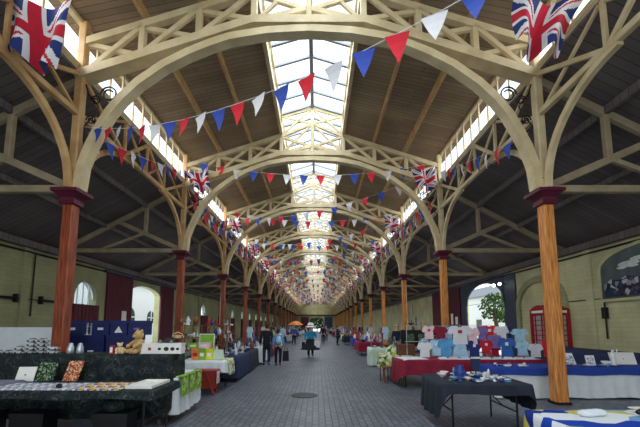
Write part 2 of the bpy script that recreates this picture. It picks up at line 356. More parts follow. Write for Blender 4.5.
# ------------------------------------------------------------------ timber columns
def make_column(shaftm, postm, label):
    t = thing('timber_column', label, 'column')
    a = .132; c = .03
    sec = [(-a+c,-a),(a-c,-a),(a,-a+c),(a,a-c),(a-c,a),(-a+c,a),(-a,a-c),(-a,-a+c)]
    mb = MB().add([(x, y, 0) for x, y in sec]+[(x*.93, y*.93, CAP-.3) for x, y in sec], [(i,(i+1)%8,8+(i+1)%8,8+i) for i in range(8)]+[tuple(range(7,-1,-1)), tuple(range(8,16))])
    mb.build('shaft', shaftm, t)
    def ring(h, z): return [(-h,-h,z),(h,-h,z),(h,h,z),(-h,h,z)]
    v = []; lv = [(.15,CAP-.36),(.17,CAP-.34),(.17,CAP-.26),(.15,CAP-.24),(.16,CAP-.2),(.26,CAP-.1),(.29,CAP-.09),(.29,CAP-.02),(.22,CAP)]
    for h, z in lv: v += ring(h, z)
    f = [(4*i+k, 4*i+(k+1)%4, 4*i+4+(k+1)%4, 4*i+4+k) for i in range(len(lv)-1) for k in range(4)]+[(3,2,1,0),tuple(range(4*len(lv)-4,4*len(lv)))]
    MB().add(v, f).build('capital', 'maroon', t)
    p = MB().beam((0,0,CAP),(0,0,8.92),.19,.19); p.tube([(0,-.2,5.0),(.2,-.0,5.0),(0,.2,5.0),(-.2,0,5.0)],.012,closed=True)
    p.build('upper_post', postm, t)
    MB().beam((0,0,0),(0,0,.05),.34,.34).build('base', 'iron', t)
    return t
cols = {}
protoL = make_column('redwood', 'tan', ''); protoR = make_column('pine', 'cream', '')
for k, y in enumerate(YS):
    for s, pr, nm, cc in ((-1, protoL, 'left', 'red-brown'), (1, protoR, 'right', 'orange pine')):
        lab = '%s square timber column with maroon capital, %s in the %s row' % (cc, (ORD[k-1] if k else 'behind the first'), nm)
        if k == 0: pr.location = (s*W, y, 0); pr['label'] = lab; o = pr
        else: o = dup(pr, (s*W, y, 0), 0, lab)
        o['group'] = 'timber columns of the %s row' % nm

# ------------------------------------------------------------------ nave trusses
def make_truss():
    t = thing('roof_truss', '', 'roof truss')
    D = .26
    MB().sweep([(-5.5,.04,7.52),(-1.35,.04,8.96),(1.35,.04,8.96),(5.5,.04,7.52)], .34, .2).build('bottom_chord', 'cream', t)
    for s in (-1, 1):
        low = [(5.17,4.75),(5.12,5.3),(4.98,5.75),(4.83,6.1),(4.6,6.55),(4.35,6.9),(3.97,7.3),(3.4,7.74),(2.84,8.05),(2.35,8.27),(1.89,8.44),(1.0,8.6),(0,8.66)]
        # offset centreline outward
        pts = []
        for i, (x, z) in enumerate(low):
            a = low[max(i-1,0)]; b = low[min(i+1,len(low)-1)]; dx, dz = b[0]-a[0], b[1]-a[1]; l = math.hypot(dx, dz)
            if i == len(low)-1: dx, dz, l = -1, 0, 1
            th = .09
            pts.append((s*(x+dz/l*th), 0, z-dx/l*th))
        MB().sweep([(a_, .03, c_) for a_, b_, c_ in pts], .26, .18).build('curved_rib', 'cream', t)
        MB().sweep([(s*5.35,0,8.42),(s*1.3,0,9.78)], .16, .17).build('top_chord', 'cream', t)
        for x in (1.33, 2.65, 4.0):
            zb = 9.0 if x < 1.4 else 9.0-(x-1.35)*.361; zt = 9.78-(x-1.3)*.336 if x > 1.4 else 10.68
            MB().beam((s*x,0,zb),(s*x,0,zt),.15,.15).build('post', 'cream', t)
        xs = [1.33, 2.65, 4.0, 5.3]
        for a, b in zip(xs, xs[1:]):
            zb = lambda x: 9.05-(x-1.35)*.361; zt = lambda x: 9.74-(x-1.3)*.336
            MB().beam((s*a,.03,zb(a)),(s*b,.03,zt(b)),.1,.12).build('brace', 'cream', t)
            MB().beam((s*a,-.03,zt(a)),(s*b,-.03,zb(b)),.1,.12).build('brace', 'cream', t)
        # lantern bracing
        for p, q, w in (((0,10.35),(1.3,9.78),.13), ((0,10.35),(1.3,10.68),.09), ((0,11.05),(1.3,9.85),.09), ((0,10.35),(1.25,9.05),.09),
                        ((0,9.3),(1.3,9.74),.11), ((0,9.34),(1.35,9.0),.15), ((0,11.05),(1.32,10.66),.11)):
            MB().beam((s*p[0],.02,p[1]),(s*q[0],.02,q[1]),w*.8,w).build('lantern_brace', 'cream', t)
        # iron scroll work in the spandrel
        sc = MB()
        def ringp(cx, cz, r, turns=1.6, r1=.03):
            n = 26; return [(s*(cx+(r-(r-r1)*(i/n))*cos(turns*2*PI*i/n)), 0, cz+(r-(r-r1)*(i/n))*sin(turns*2*PI*i/n)) for i in range(n+1)]
        sc.tube(ringp(4.72,7.1,.2,1.4,.1), .02, 5); sc.tube(ringp(5.1,6.45,.12), .016, 5); sc.tube(ringp(5.02,6.95,.12), .016, 5)
        sc.tube([(s*5.28,0,7.35),(s*5.2,0,7.1),(s*4.95,0,6.8),(s*5.05,0,6.55),(s*5.25,0,6.3),(s*5.24,0,5.9)], .016, 5)
        sc.build('scroll_bracket', 'iron', t)
    MB().beam((0,0,9.1),(0,0,11.1),.13,.13).build('king_post', 'cream', t)
    return t
truss = make_truss()
for k, y in enumerate(YS):
    lab = 'cream arched roof truss with crossed braces over the aisle floor, %s from the front' % (['overhead, out of the top of the picture'] + ORD)[k] if k == 0 else 'cream arched roof truss with crossed braces, %s from the front' % ORD[k-1]
    if k == 0: truss.location = (0, y, 0); truss['label'] = 'cream arched roof truss above the camera position'; truss['group'] = 'arched roof trusses of the nave'
    else: dup(truss, (0, y, 0), 0, lab, 'arched roof trusses of the nave')

# ------------------------------------------------------------------ longitudinal girders (arcade)
def make_girder(m):
    t = thing('arcade_girder', '', 'girder')
    zb = 6.58; zt = 7.55; L = BAY; a = 1.9
    MB().beam((0,.1,zb),(0,L-.1,zb),.12,.14).build('bottom_rail', m, t)
    for s in (0, 1):
        Yy = lambda v: v if s == 0 else L-v
        pts = [(0, Yy(.16+(a+.1)*(1-cos(PI/2*i/10))), CAP+.03+(zb-.1-CAP)*sin(PI/2*i/10)) for i in range(11)]
        MB().sweep(pts, .11, .13, side=(1, 0, 0)).build('curved_brace', m, t)
        MB().beam((0,Yy(.1),zt),(0,Yy(a),zb),.08,.1).build('diagonal', m, t)
        MB().beam((.02,Yy(.1),zb),(.02,Yy(a*.95),zt),.06,.07).build('diagonal', m, t)
        MB().beam((0,Yy(a),zb),(0,Yy(L/2-.05),zt),.08,.1).build('diagonal', m, t)
        MB().beam((.02,Yy(a),zt),(.02,Yy(L/2),zb),.06,.07).build('diagonal', m, t)
        MB().beam((0,Yy(a),zb),(0,Yy(a),zt),.08,.08).build('strut', m, t)
    MB().beam((0,L/2,zb),(0,L/2,zt),.08,.08).build('strut', m, t)
    return t
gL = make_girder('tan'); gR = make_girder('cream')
for k, y in enumerate(YS[:-1]):
    for s, pr, nm in ((-1, gL, 'left'), (1, gR, 'right')):
        lab = 'lattice arcade girder with curved braces between the %s and next %s-hand columns' % ((ORD[k-1] if k else 'unseen front'), nm)
        if k == 0: pr.location = (s*W, y, 0); pr['label'] = lab; o = pr
        else: o = dup(pr, (s*W, y, 0), 0, lab)
        o['group'] = 'arcade girders of the %s side' % nm

# ------------------------------------------------------------------ aisle trusses (local +x points to the wall)
def make_aisle():
    t = thing('aisle_truss', '', 'roof truss')
    MB().beam((.12,0,CAP+.04),(4.95,0,CAP+.04),.14,.17).build('tie_beam', 'aisle', t)
    MB().beam((.05,0,7.42),(4.98,0,4.76),.14,.18).build('rafter', 'aisle', t)
    MB().beam((.15,0,4.85),(2.75,0,6.0),.12,.17).build('strut', 'aisle', t)
    MB().beam((1.55,0,5.5),(3.3,0,CAP+.1),.1,.12).build('strut', 'aisle', t)
    MB().beam((1.55,0,5.45),(1.55,0,6.55),.14,.14).build('post', 'aisle', t)
    return t
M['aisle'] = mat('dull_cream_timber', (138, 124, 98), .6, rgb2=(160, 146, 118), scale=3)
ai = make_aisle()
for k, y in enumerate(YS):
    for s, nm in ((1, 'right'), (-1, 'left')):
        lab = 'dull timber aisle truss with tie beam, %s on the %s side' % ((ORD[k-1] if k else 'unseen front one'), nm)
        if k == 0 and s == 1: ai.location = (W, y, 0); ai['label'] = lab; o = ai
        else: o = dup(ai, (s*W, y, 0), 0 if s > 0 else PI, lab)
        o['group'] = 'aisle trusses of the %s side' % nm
tag(MB().beam((-W,YEND-.3,CAP-.05),(W,YEND-.3,CAP-.05),.2,.3).build('cross_beam', 'blackfab'), 'dark beam crossing the far end of the hall', 'beam')

# ------------------------------------------------------------------ bunting
FW, FH = .29, .37
def flag_mesh(m):
    mb = MB(); n = 4; t = .002
    pts = []
    for j in range(n+1):
        w = FW/2*(1-j/n); z = -FH*j/n
        for i in range(3): pts.append((-w+w*i, .02*sin(j*1.1), z))
    vs = [(x, y-t, z) for x, y, z in pts]+[(x, y+t, z) for x, y, z in pts]; o = len(pts); fs = []
    for j in range(n):
        for i in range(2):
            a = 3*j+i; fs.append((a, a+1, a+4, a+3)); fs.append((o+a+3, o+a+4, o+a+1, o+a))
        fs.append((3*j+2, 3*j, o+3*j, o+3*j+2)) if j == 0 else None
        fs.append((3*j, 3*j+3, o+3*j+3, o+3*j)); fs.append((3*j+2, o+3*j+2, o+3*j+5, 3*j+5))
    o_ = mb.add(vs, fs).build('flag', m); me = o_.data; bpy.data.objects.remove(o_); return me
FM = [(flag_mesh('fred'), 'red flag'), (flag_mesh('fwhite'), 'white flag'), (flag_mesh('fblue'), 'blue flag')]
def bunting(p, q, sag, label, group, nfl, far=False, phase=0, jitter=.25, lo=.05, hi=.95, fs=1.28):
    p = Vector(p); q = Vector(q); t = thing('bunting', label, 'bunting', p, group=group)
    d = q-p; az = math.atan2(d.y, d.x)
    pos = lambda u: Vector((d.x*u, d.y*u, d.z*u-4*sag*u*(1-u)))
    if far:
        bpy.data.objects.remove(t)
        mb = MB(); mb.tube([p+pos(i/8) for i in range(9)], .012, 3)
        for i in range(nfl):
            u = lo+(hi-lo)*i/(nfl-1); c = p+pos(u); a = az+random.uniform(-.3, .3); e = Vector((cos(a), sin(a), 0))*FW*.66
            nn_ = Vector((-sin(a), cos(a), 0))*.004
            mb.add([c-e-nn_, c+e-nn_, c+Vector((0,0,-FH*1.28))-nn_, c-e+nn_, c+e+nn_, c+Vector((0,0,-FH*1.28))+nn_], [(0,1,2),(5,4,3),(0,3,4,1),(1,4,5,2),(2,5,3,0)], 1+(i+phase)%3)
        return tag(mb.build('bunting', ['cord', 'fred', 'fwhite', 'fblue']), label, 'bunting', group)
    MB().tube([pos(i/14) for i in range(15)], .006, 4).build('cord', 'cord', t)
    for i in range(nfl):
        u = lo+(hi-lo)*i/(nfl-1); me, nm = FM[(i+phase) % 3]
        o = bpy.data.objects.new('flag', me); COL.objects.link(o); o.parent = t; o.location = pos(u)
        o.rotation_euler = (random.uniform(-.15, .15), random.uniform(-.08, .08), az+random.uniform(-jitter, jitter)); o.scale = (fs,)*3; o['label'] = nm
    return t
bunting((-5.2, 7.45, 6.25), (5.3, 1.15, 6.1), 1.15, 'pennant string slanting across the top of the picture to the nearest left column', None, 27, phase=2, fs=1)
for k in range(1, NB):
    y = YS[k]
    far = k > 5
    for s, nm in ((-1, 'left'), (1, 'right')):
        if k < NB:
            y1 = YS[k]+BAY
            if y1 > 97: continue
            z0 = 6.2 if k == 1 else 8.0
            bunting((s*5.22, y+.1, z0), (s*5.22, y1-.05, 8.1), .1 if k == 1 else .75, 'pennant string hanging beside the %s arcade girder from the %s column' % (nm, ORD[k-1]), 'pennant strings along the %s arcade' % nm, 11, far, phase=k)
            if k > 1 : bunting((s*5.1, y+.05, 7.0), (s*4.9, y1-.05, 7.3), .35, 'lower pennant string beside the %s arcade girder from the %s column' % (nm, ORD[k-1]), 'pennant strings along the %s arcade' % nm, 13, far, phase=k+1)
    if k >= 2:
        bunting((-5.1, y-.12, 8.6), (5.1, y-.12, 8.5), .6, 'pennant string hung straight across the nave below the %s truss' % ORD[k-1], 'pennant strings across the nave', 14, far, phase=k)
        if k < NB-1: bunting((5.1, y+.1, 8.2), (-5.1, y+BAY-.1, 8.2), .7, 'pennant string slanting across the nave from right column %s' % ORD[k-1], 'slanting pennant strings', 14, far, phase=k+1)

# union flags: grid cloth with the crosses as face materials
def jack_mesh(w, h, seed, folds=3, amp=.07):
    nx, nz = 60, 44; vs = []; fs = []; mi = []
    for j in range(nz+1):
        for i in range(nx+1):
            u, v = i/nx, j/nz
            a = amp*(.3+.7*(1-v))
            x = (u-.5)*w*(1-.3*(1-v))+.05*sin(4*v+seed); yv = a*sin(folds*2*PI*u+seed+1.2*(1-v)); z = -h*(1-v)-.16*sin(PI*u)*v+.1*sin(5*u+seed)*(1-v)
            vs.append((x, yv, z))
    for j in range(nz):
        for i in range(nx):
            fs.append((j*(nx+1)+i, j*(nx+1)+i+1, (j+1)*(nx+1)+i+1, (j+1)*(nx+1)+i))
            U = ((i+.5)/nx-.5)*60; V = ((j+.5)/nz-.5)*44
            c = 0
            d1 = (V*60-U*44)/math.hypot(60, 44); d2 = (V*60+U*44)/math.hypot(60, 44)
            if min(abs(d1), abs(d2)) < 4.2: c = 1
            if (0 < d1*(1 if U > 0 else -1) < 2.0) or (0 < -d2*(1 if U < 0 else -1)*-1 < 2.0): c = 2
            if abs(U) < 7 or abs(V) < 6.6: c = 1
            if abs(U) < 4.2 or abs(V) < 4: c = 2
            mi.append(c)
    me = bpy.data.meshes.new('union_flag'); me.from_pydata(vs, [], fs)
    for m_ in ('jackblue', 'fwhite', 'jackred'): me.materials.append(M[m_])
    me.polygons.foreach_set('material_index', mi); me.polygons.foreach_set('use_smooth', [True]*len(fs)); me.update(); return me
jm = jack_mesh(1.28, 1.35, .6, 1.7, .26); jm2 = jack_mesh(1.2, 1.1, 2, 1.8, .26); jm3 = jack_mesh(.95, .95, 1, 1.7, .22)
def jack(me, loc, rot, label, group=None):
    o = bpy.data.objects.new('union_flag', me); COL.objects.link(o); o.location = loc; o.rotation_euler = rot; tag(o, label, 'flag', group); return o
jack(jm, (-5.0, 5.75, 7.78), (0, .05, .15), 'large union flag hanging at the top left corner')
jack(jm2, (4.6, 5.75, 7.85), (0, .3, -.2), 'union flag hanging at the top right of the picture')
for k in range(2, 9):
    for s, nm in ((-1, 'left'), (1, 'right')):
        jack(jm3, (s*4.78 if k > 2 else s*4.72-.05, YS[k]-.3, 8.15 if s < 0 else 8.25), (0, random.uniform(-.2, .2), random.uniform(-.4, .4)), 'small union flag hung at the top of the %s column in the %s row' % (ORD[k-1], nm), 'union flags along the columns')

# ------------------------------------------------------------------ outside
def building(name, x0, x1, y0, y1, h, label, face):
    t = thing(name, label, 'building', ((x0+x1)/2, (y0+y1)/2, -.02))
    cx, cy = (x0+x1)/2, (y0+y1)/2
    MB().box((x0-cx, y0-cy, 0), (x1-cx, y1-cy, h)).build('wall', 'render', t)
    rf = MB().add([(x0-cx-.3,y0-cy-.3,h),(x1-cx+.3,y0-cy-.3,h),(x1-cx+.3,y1-cy+.3,h),(x0-cx-.3,y1-cy+.3,h),(0,y0-cy-.3,h+1.8),(0,y1-cy+.3,h+1.8)], [(0,1,4),(2,3,5),(1,2,5,4),(3,0,4,5),(3,2,1,0)]); rf.build('roof', 'slate', t)
    X = (x1-cx) if face > 0 else (x0-cx)
    return t, X, cy
b, X, cy = building('outside_building', -25, -17, 24, 38, 5.6, 'white rendered building seen through the left doorway', 1)
for y, w, z0, zs in ((31.2, .9, 2.0, 2.5), (27.2, .7, 0.2, 1.6), (35.2, .7, 2.0, 2.5)):
    vs, fs = plate(arch(y-cy-w, y-cy+w, z0, zs), (), .06); fr = MB().add([(X+.03+v.z, v.x, v.y) for v in vs], fs).build('window', 'darkglass', b)
    MB().beam((X+.08, y-cy, z0), (X+.08, y-cy, zs+w), .06, .12).beam((X+.08, y-cy-w, zs), (X+.08, y-cy+w, zs), .06, .08).build('glazing_bar', 'render', fr)
b, X, cy = building('outside_building', 19, 26, 34, 50, 5, 'white rendered house seen through the right doorway', -1)
MB().box((X-.05, -3, 1), (X, -1.8, 2.4)).build('window', 'darkglass', b)
def tree(x, y, h, r, label, ls=.16):
    t = thing('tree', label, 'tree', (x, y, -.02))
    MB().tube([(0,0,0),(.1,.05,h*.3),(-.05,.1,h*.6),(.1,0,h*.85)], [.2,.16,.12,.05], 8).build('trunk', 'bark', t)
    mb = MB(); rnd = random.Random(int(x*7+y))
    for i in range(420):
        a = rnd.uniform(0, 2*PI); e = rnd.uniform(-.8, 1); rr = r*rnd.uniform(.35, 1)
        c = Vector((rr*cos(a)*math.sqrt(1-e*e*.8), rr*sin(a)*math.sqrt(1-e*e*.8), h*.66+r*e*(.9 if ls < .3 else 1.3)))
        u = Vector((rnd.gauss(0,1), rnd.gauss(0,1), rnd.gauss(0,1))).normalized(); v = u.orthogonal().normalized(); w = u.cross(v); s_ = rnd.uniform(.6, 1.35)*ls
        mb.add([c-v*s_, c+w*s_*.5, c+v*s_, c-w*s_*.5], [(0,1,2,3)])
    mb.build('foliage', 'leaf', t)
tree(13.3, 25.0, 4.6, 1.1, 'leafy tree just outside the right doorway, left of the opening')
tree(15.8, 27.9, 4.2, 1.2, 'leafy tree just outside the right doorway, right of the opening')
for x_, y_, nm_ in ((-2.0, 100.5, 'left'), (.2, 104, 'middle'), (2.4, 100.8, 'right')): tree(x_, y_, 4.2, 1.7, 'green tree outside the far end doorway, %s of three' % nm_, .42)
struct(MB().box((-12, YEND+.3, -.3), (12, YEND+14, -.02)), 'ground', 'ground')

# ------------------------------------------------------------------ wall fittings
for i, (y0, y1) in enumerate(((10.3, 11.8), (12.9, 14.3))):
    t = thing('iron_bracket', 'black iron bar bracket on the left wall, %s one' % ('nearer' if i == 0 else 'farther'), 'bracket', (-WALL+.1, y0, 2.62), group='iron brackets on the left wall')
    MB().tube([(0,0,0),(0,y1-y0,0)], .045, 8).build('bar', 'iron', t)
    e = y1-y0 if i == 0 else 0
    MB().box((-.07, e-.03, -.15), (.07, e+.04, .15)).build('flange', 'iron', t)
MB_ = MB().tube([(-WALL+.04,12.55,2.0),(-WALL+.04,12.55,4.3)], .025).build('conduit', 'iron'); tag(MB_, 'thin black vertical conduit on the left wall', 'pipe')
MB_ = MB().tube([(WALL-.04,12.0,1.2),(WALL-.04,12.0,2.5)], .03); MB_.box((WALL-.1, 11.9, 1.9), (WALL, 12.1, 2.3)); tag(MB_.build('conduit', 'iron'), 'black conduit with a switch box on the right wall under the mural', 'pipe')
t = thing('mural', 'dark arched mural of a crowd under a pale cloud on the right wall', 'mural', (WALL-.05, 10, 2.58))
vs, fs = plate(arch(-1.9, 2.0, 0, 1.05, rise=.62), (), .05); MB().add([(v.z, v.x, v.y) for v in vs], fs).build('panel', 'muraldark', t)
vs, fs = plate([(-1.8,.06),(1.9,.06),(1.9,.5),(1.6,.66),(1.3,.6),(1.0,.72),(.6,.62),(.2,.75),(-.3,.66),(-.8,.72),(-1.3,.6),(-1.8,.66)], (), .012); MB().add([(-.03+v.z, v.x, v.y) for v in vs], fs).build('painted_crowd', 'mural', t)
cl = MB()
for yy, zz, w, h in ((.9,1.1,.4,.09),(.5,1.22,.35,.07),(1.15,1.0,.2,.05),(.1,1.1,.22,.05),(.75,1.0,.2,.04)):
    cl.ball((-.03, yy, zz), (.01, w, h), 12, 6)
cl.build('painted_cloud', 'muralwhite', t)
fr = MB(); fr.sweep([(0, a, b) for a, b in (arch(-1.95, 2.05, -.05, 1.05, rise=.67)+[(-1.95, -.05)])], .1, .1, side=(1, 0, 0)); fr.build('frame', 'wallR', t)
# arched niche moulding behind kiosk
am = MB(); am.sweep([(WALL-.05, a, b) for a, b in [(17.1, 0)]+arch(13.9, 17.1, 0, 2.6, n=16, rise=1.2)[2:]+[(13.9, 0)]], .12, .28, side=(1, 0, 0))
struct(am, 'trim_4', 'wallL')
# telephone kiosk
t = thing('telephone_kiosk', 'red telephone kiosk with white glazed panes against the right wall behind the column', 'telephone kiosk', (WALL-.52, 14.2, 0), rz=0)
kx, ky = .45, .45
body = MB()
for sx in (-1, 1):
    for sy in (-1, 1): body.beam((sx*kx, sy*ky, 0), (sx*kx, sy*ky, 2.15), .12, .12)
body.box((-.5,-.5,0),(.5,.5,.14)); body.box((-.5,-.5,2.1),(.5,.5,2.34)); body.build('frame', 'kioskred', t)
dm = MB()
for i in range(9):
    h = .5-.0-.0; zz = 2.34+.14*sin(PI/2*i/8); hw = .5*cos(PI/2*i/8*.72)
    dm.add([], [])
prof = [(-.48, 2.34)]+[(-.48+.96*i/10, 2.36+.15*sin(PI*i/10)) for i in range(11)]+[(.48, 2.34)]
vs, fs = plate([(a, b) for a, b in prof], (), .94); dm.add([(v.z, v.x, v.y) for v in vs], fs); dm.build('roof', 'kioskred', t)
MB().box((-.515,-.36,2.18),(-.5,.36,2.28)).box((-.36,-.515,2.18),(.36,-.5,2.28)).build('sign_band', 'white', t)
for dx, dy in ((-1, 0), (0, -1)):
    dr = MB()
    for q in (-.36, -.2, .2, .36):
        p = (dx*.47, q) if dx else (q, dy*.47); dr.beam((p[0], p[1], .14), (p[0], p[1], 2.1), .04, .04)
    for i in range(9):
        z = .45+i*.205; a, b = (((dx*.47, -.38, z), (dx*.47, .38, z)) if dx else ((-.38, dy*.47, z), (.38, dy*.47, z))); dr.beam(a, b, .035, .035)
    dr.box((-.48, -.38, .14), (-.46, .38, .45)) if dx else dr.box((-.38, -.48, .14), (.38, -.46, .45))
    d_ = dr.build('door' if dx else 'side_panel', 'kioskred', t)
    (MB().box((-.455,-.38,.45),(-.45,.38,2.1)) if dx else MB().box((-.38,-.455,.45),(.38,-.45,2.1))).build('pane', 'chrome', d_)
# spotlights by the right doorway
for i, (y, z) in enumerate(((18.0, 3.87), (18.6, 3.87))):
    t = thing('spotlight', 'small round spotlight on the wall, %s of the right doorway' % ('right' if i == 0 else 'at the upper edge'), 'spotlight', (WALL-.1, y, z))
    MB().beam((0,0,0),(-.3,0,0),.04,.04).build('arm', 'iron', t); MB().ball((-.36,0,0), .085).build('lamp', 'spot', t)
tag(MB().lathe([(.32,0),(.32,.006),(.28,.008)], (-.1, 8.35, .001), 16).build('drain_cover', 'iron'), 'round dark drain cover set in the paving', 'drain cover')

# ------------------------------------------------------------------ tables & cloths
def table(cx, cy, L, D, rz, label, z=.74, legs=True, name='trestle_table'):
    t = thing(name, label, 'table', (cx, cy, 0), rz)
    MB().box((-L/2+.02, -D/2+.02, z-.04), (L/2-.02, D/2-.02, z-.004)).build('table_top', 'wood', t)
    for sx in (-1, 1):
        for sy in (-1, 1):
            x, y = sx*(L/2-.16), sy*(D/2-.1)
            MB().tube([(x, y, 0), (x, y, z-.04)], .016, 6).build('leg', 'iron', t)
        MB().tube([(sx*(L/2-.16), -(D/2-.1), .3), (sx*(L/2-.16), D/2-.1, .3)], .012).tube([(sx*(L/2-.16), 0, .3), (sx*(L/2-.55), 0, z-.04)], .01).build('leg_brace', 'iron', t)
    return t
def cloth(cx, cy, L, D, rz, z, drops, m, label, name='tablecloth', amp=.035, group=None, wl=.22, seed=0):
    """drops: front(-y), right(+x), back(+y), left(-x) lengths"""
    t = .004
    h = [(-L/2, -D/2), (L/2, -D/2), (L/2, D/2), (-L/2, D/2)]; nrm = [(0,-1),(1,0),(0,1),(-1,0)]
    ring = []
    for k in range(4):
        a, b = h[k], h[(k+1) % 4]; ln = math.hypot(b[0]-a[0], b[1]-a[1]); n = max(4, int(ln/.045))
        for i in range(n):
            u = i/n; nx, ny = nrm[k]; dr = drops[k]; e = .06
            if u*ln < e:
                w = .5+.5*u*ln/e; pk = nrm[k-1]; nx, ny = nx*w+pk[0]*(1-w), ny*w+pk[1]*(1-w); dr = drops[k]*w+drops[k-1]*(1-w)
            elif (1-u)*ln < e:
                w = .5+.5*(1-u)*ln/e; pk = nrm[(k+1)%4]; nx, ny = nx*w+pk[0]*(1-w), ny*w+pk[1]*(1-w); dr = drops[k]*w+drops[(k+1)%4]*(1-w)
            ring.append((a[0]+(b[0]-a[0])*u, a[1]+(b[1]-a[1])*u, nx, ny, dr, u*ln+k*3.1+seed))
    NJ = 6; vs = []; fs = []; n = len(ring)
    for j in range(NJ+1):
        q = j/NJ
        for x, y, nx, ny, dr, s_ in ring:
            o = .012+.03*q+amp*q*(sin(s_*2*PI/wl)+.5*sin(s_*2*PI/(wl*2.3)+1))*.6+(amp*q*.4)
            o = o*(min(1, dr*3)) if j else 0
            vs.append((x+nx*o, y+ny*o, z+.003-dr*q+(.01*sin(s_*5)*q if dr > .1 else 0)))
    for j in range(NJ):
        for i in range(n): fs.append((j*n+i, j*n+(i+1)%n, (j+1)*n+(i+1)%n, (j+1)*n+i))
    fs.append(tuple(range(n)))
    o = MB().add(vs, fs).build(name, m, loc=(cx, cy, 0), rot=rz)
    for p in o.data.polygons: p.use_smooth = len(p.vertices) == 4
    return tag(o, label, 'tablecloth', group)

# ---------- small goods prototypes (meshes are shared)
_cache = {}
def shared(key, fn):
    if key not in _cache: _cache[key] = fn()
    return _cache[key]
def put(key, make, name, label, cat, loc, rz=0, group=None, sc=1, tilt=0):
    """single-mesh goods"""
    if key in _cache:
        o = _cache[key].copy(); COL.objects.link(o)
    else:
        o = make(); _cache[key] = o
    o.name = name; o.location = loc; o.rotation_euler = (tilt, 0, rz); o.scale = (sc, sc, sc)
    for kk in ('group',):
        if kk in o: del o[kk]
    return tag(o, label, cat, group)
def vase(m): return lambda: MB().lathe([(.03,0),(.045,.01),(.07,.07),(.075,.11),(.05,.17),(.03,.2),(.042,.23),(.036,.232),(.02,.19)], n=12).build('vase', m, smooth=True)
def bowl(m): return lambda: MB().lathe([(.035,0),(.04,.012),(.08,.05),(.1,.085),(.094,.086),(.07,.05),(.02,.018)], n=14).build('bowl', m, smooth=True)
def cup(m):
    def f():
        mb = MB().lathe([(.022,0),(.034,.015),(.042,.07),(.038,.07),(.03,.02),(.0,.015)], n=12); mb.tube([(.04,0,.055),(.066,0,.052),(.07,0,.035),(.06,0,.02),(.036,0,.02)], .006, 5); return mb.build('cup', m, smooth=True)
    return f
def dish(m): return lambda: MB().lathe([(.05,0),(.06,.008),(.11,.025),(.11,.03),(.06,.014),(0,.012)], n=16).build('plate', m, smooth=True)
def figurine(m):
    def f():
        mb = MB().lathe([(.045,0),(.05,.01),(.04,.04),(.032,.1),(.04,.14),(.02,.165),(.0,.17)], n=10); mb.ball((0,0,.185), .024, 8, 6); mb.tube([(.03,0,.14),(.055,.01,.11),(.03,.03,.09)], .01, 5); mb.tube([(-.03,0,.14),(-.055,.01,.11),(-.03,.03,.09)], .01, 5); return mb.build('figurine', m, smooth=True)
    return f
def cbox(m, a=.1, b=.07, c=.06, lid='white'):
    def f():
        mb = MB().box((-a/2,-b/2,0),(a/2,b/2,c*.8)); mb.box((-a/2-.003,-b/2-.003,c*.8),(a/2+.003,b/2+.003,c),1); mb.box((-a*.3,-b/2-.002,c*.2),(a*.3,-b/2,c*.6),1); return mb.build('box', [m, lid])
    return f
def book(m, cov=None):
    def f():
        mb = MB().box((-.1,-.07,.004),(.098,.07,.024),1); mb.box((-.105,-.075,0),(.1,.075,.004)); mb.box((-.105,-.075,.024),(.1,.075,.028)); mb.box((-.108,-.075,0),(-.102,.075,.028)); return mb.build('book', [m, 'white'])
    return f
def clock(m):
    def f():
        mb = MB().box((-.06,-.03,0),(.06,.03,.015)); mb.lathe([(.05,0),(.05,.03)], n=16); mb = MB().box((-.06,-.03,0),(.06,.03,.02))
        mb.add([(x*1, y_, z) for y_ in (-.025,.025) for x, z in [(.06*cos(PI*i/8), .07+.06*sin(PI*i/8)) for i in range(9)]+[(-.06,.02),(.06,.02)]], [tuple(range(11)), tuple(range(21,10,-1))]+[(i,(i+1)%11,11+(i+1)%11,11+i) for i in range(11)])
        return mb.build('mantel_clock', m)
    return f
def candlestick(m): return lambda: MB().lathe([(.05,0),(.05,.01),(.02,.03),(.014,.1),(.022,.12),(.012,.15),(.03,.2),(.03,.21),(.018,.21),(.018,.27),(0,.275)], n=10).build('candlestick', m, smooth=True)

KINDS = {
 'vase': (vase, 'vase'), 'bowl': (bowl, 'bowl'), 'cup': (cup, 'cup'), 'plate': (dish, 'plate'), 'figurine': (figurine, 'figurine'), 'book': (book, 'book'),
 'box': (cbox, 'box'), 'mantel_clock': (clock, 'clock'), 'candlestick': (candlestick, 'candlestick')}
CN = {'china': 'white', 'bluechina': 'blue', 'wood': 'brown', 'black': 'black', 'redpaint': 'red', 'chrome': 'silvery', 'grey': 'grey', 'greenpack': 'green', 'orange': 'orange', 'yellow': 'yellow', 'white': 'white', 'navycloth': 'navy', 'lightblue': 'light blue', 'pink': 'pink'}
def goods(kind, m, loc, where, rz=None, sc=1):
    fn, cat = KINDS[kind]; lab = 'small %s %s %s' % (CN.get(m, m), kind.replace('_', ' '), where)
    return put((kind, m), fn(m), kind, lab, cat, loc, random.uniform(0, 6.28) if rz is None else rz, 'small %s %ss %s' % (CN.get(m, m), kind.replace('_', ' '), where), sc)
def scatter(cx, cy, L, D, rz, z, kinds, mats_, n, where, sc=(.9, 1.4), seed=1):
    rnd = random.Random(seed); pts = []; tries = 0; c, s_ = cos(rz), sin(rz)
    while len(pts) < n and tries < 4000:
        tries += 1; x = rnd.uniform(-L/2+.1, L/2-.1); y = rnd.uniform(-D/2+.1, D/2-.1); q = rnd.uniform(*sc)
        if all(math.hypot(x-a, y-b) > .11*(q+r) for a, b, r in pts): pts.append((x, y, q))
    for x, y, q in pts:
        k = rnd.choice(kinds); m = rnd.choice(mats_)
        goods(k, m, (cx+c*x-s_*y, cy+s_*x+c*y, z+.004), where, rnd.uniform(0, 6.28), q)

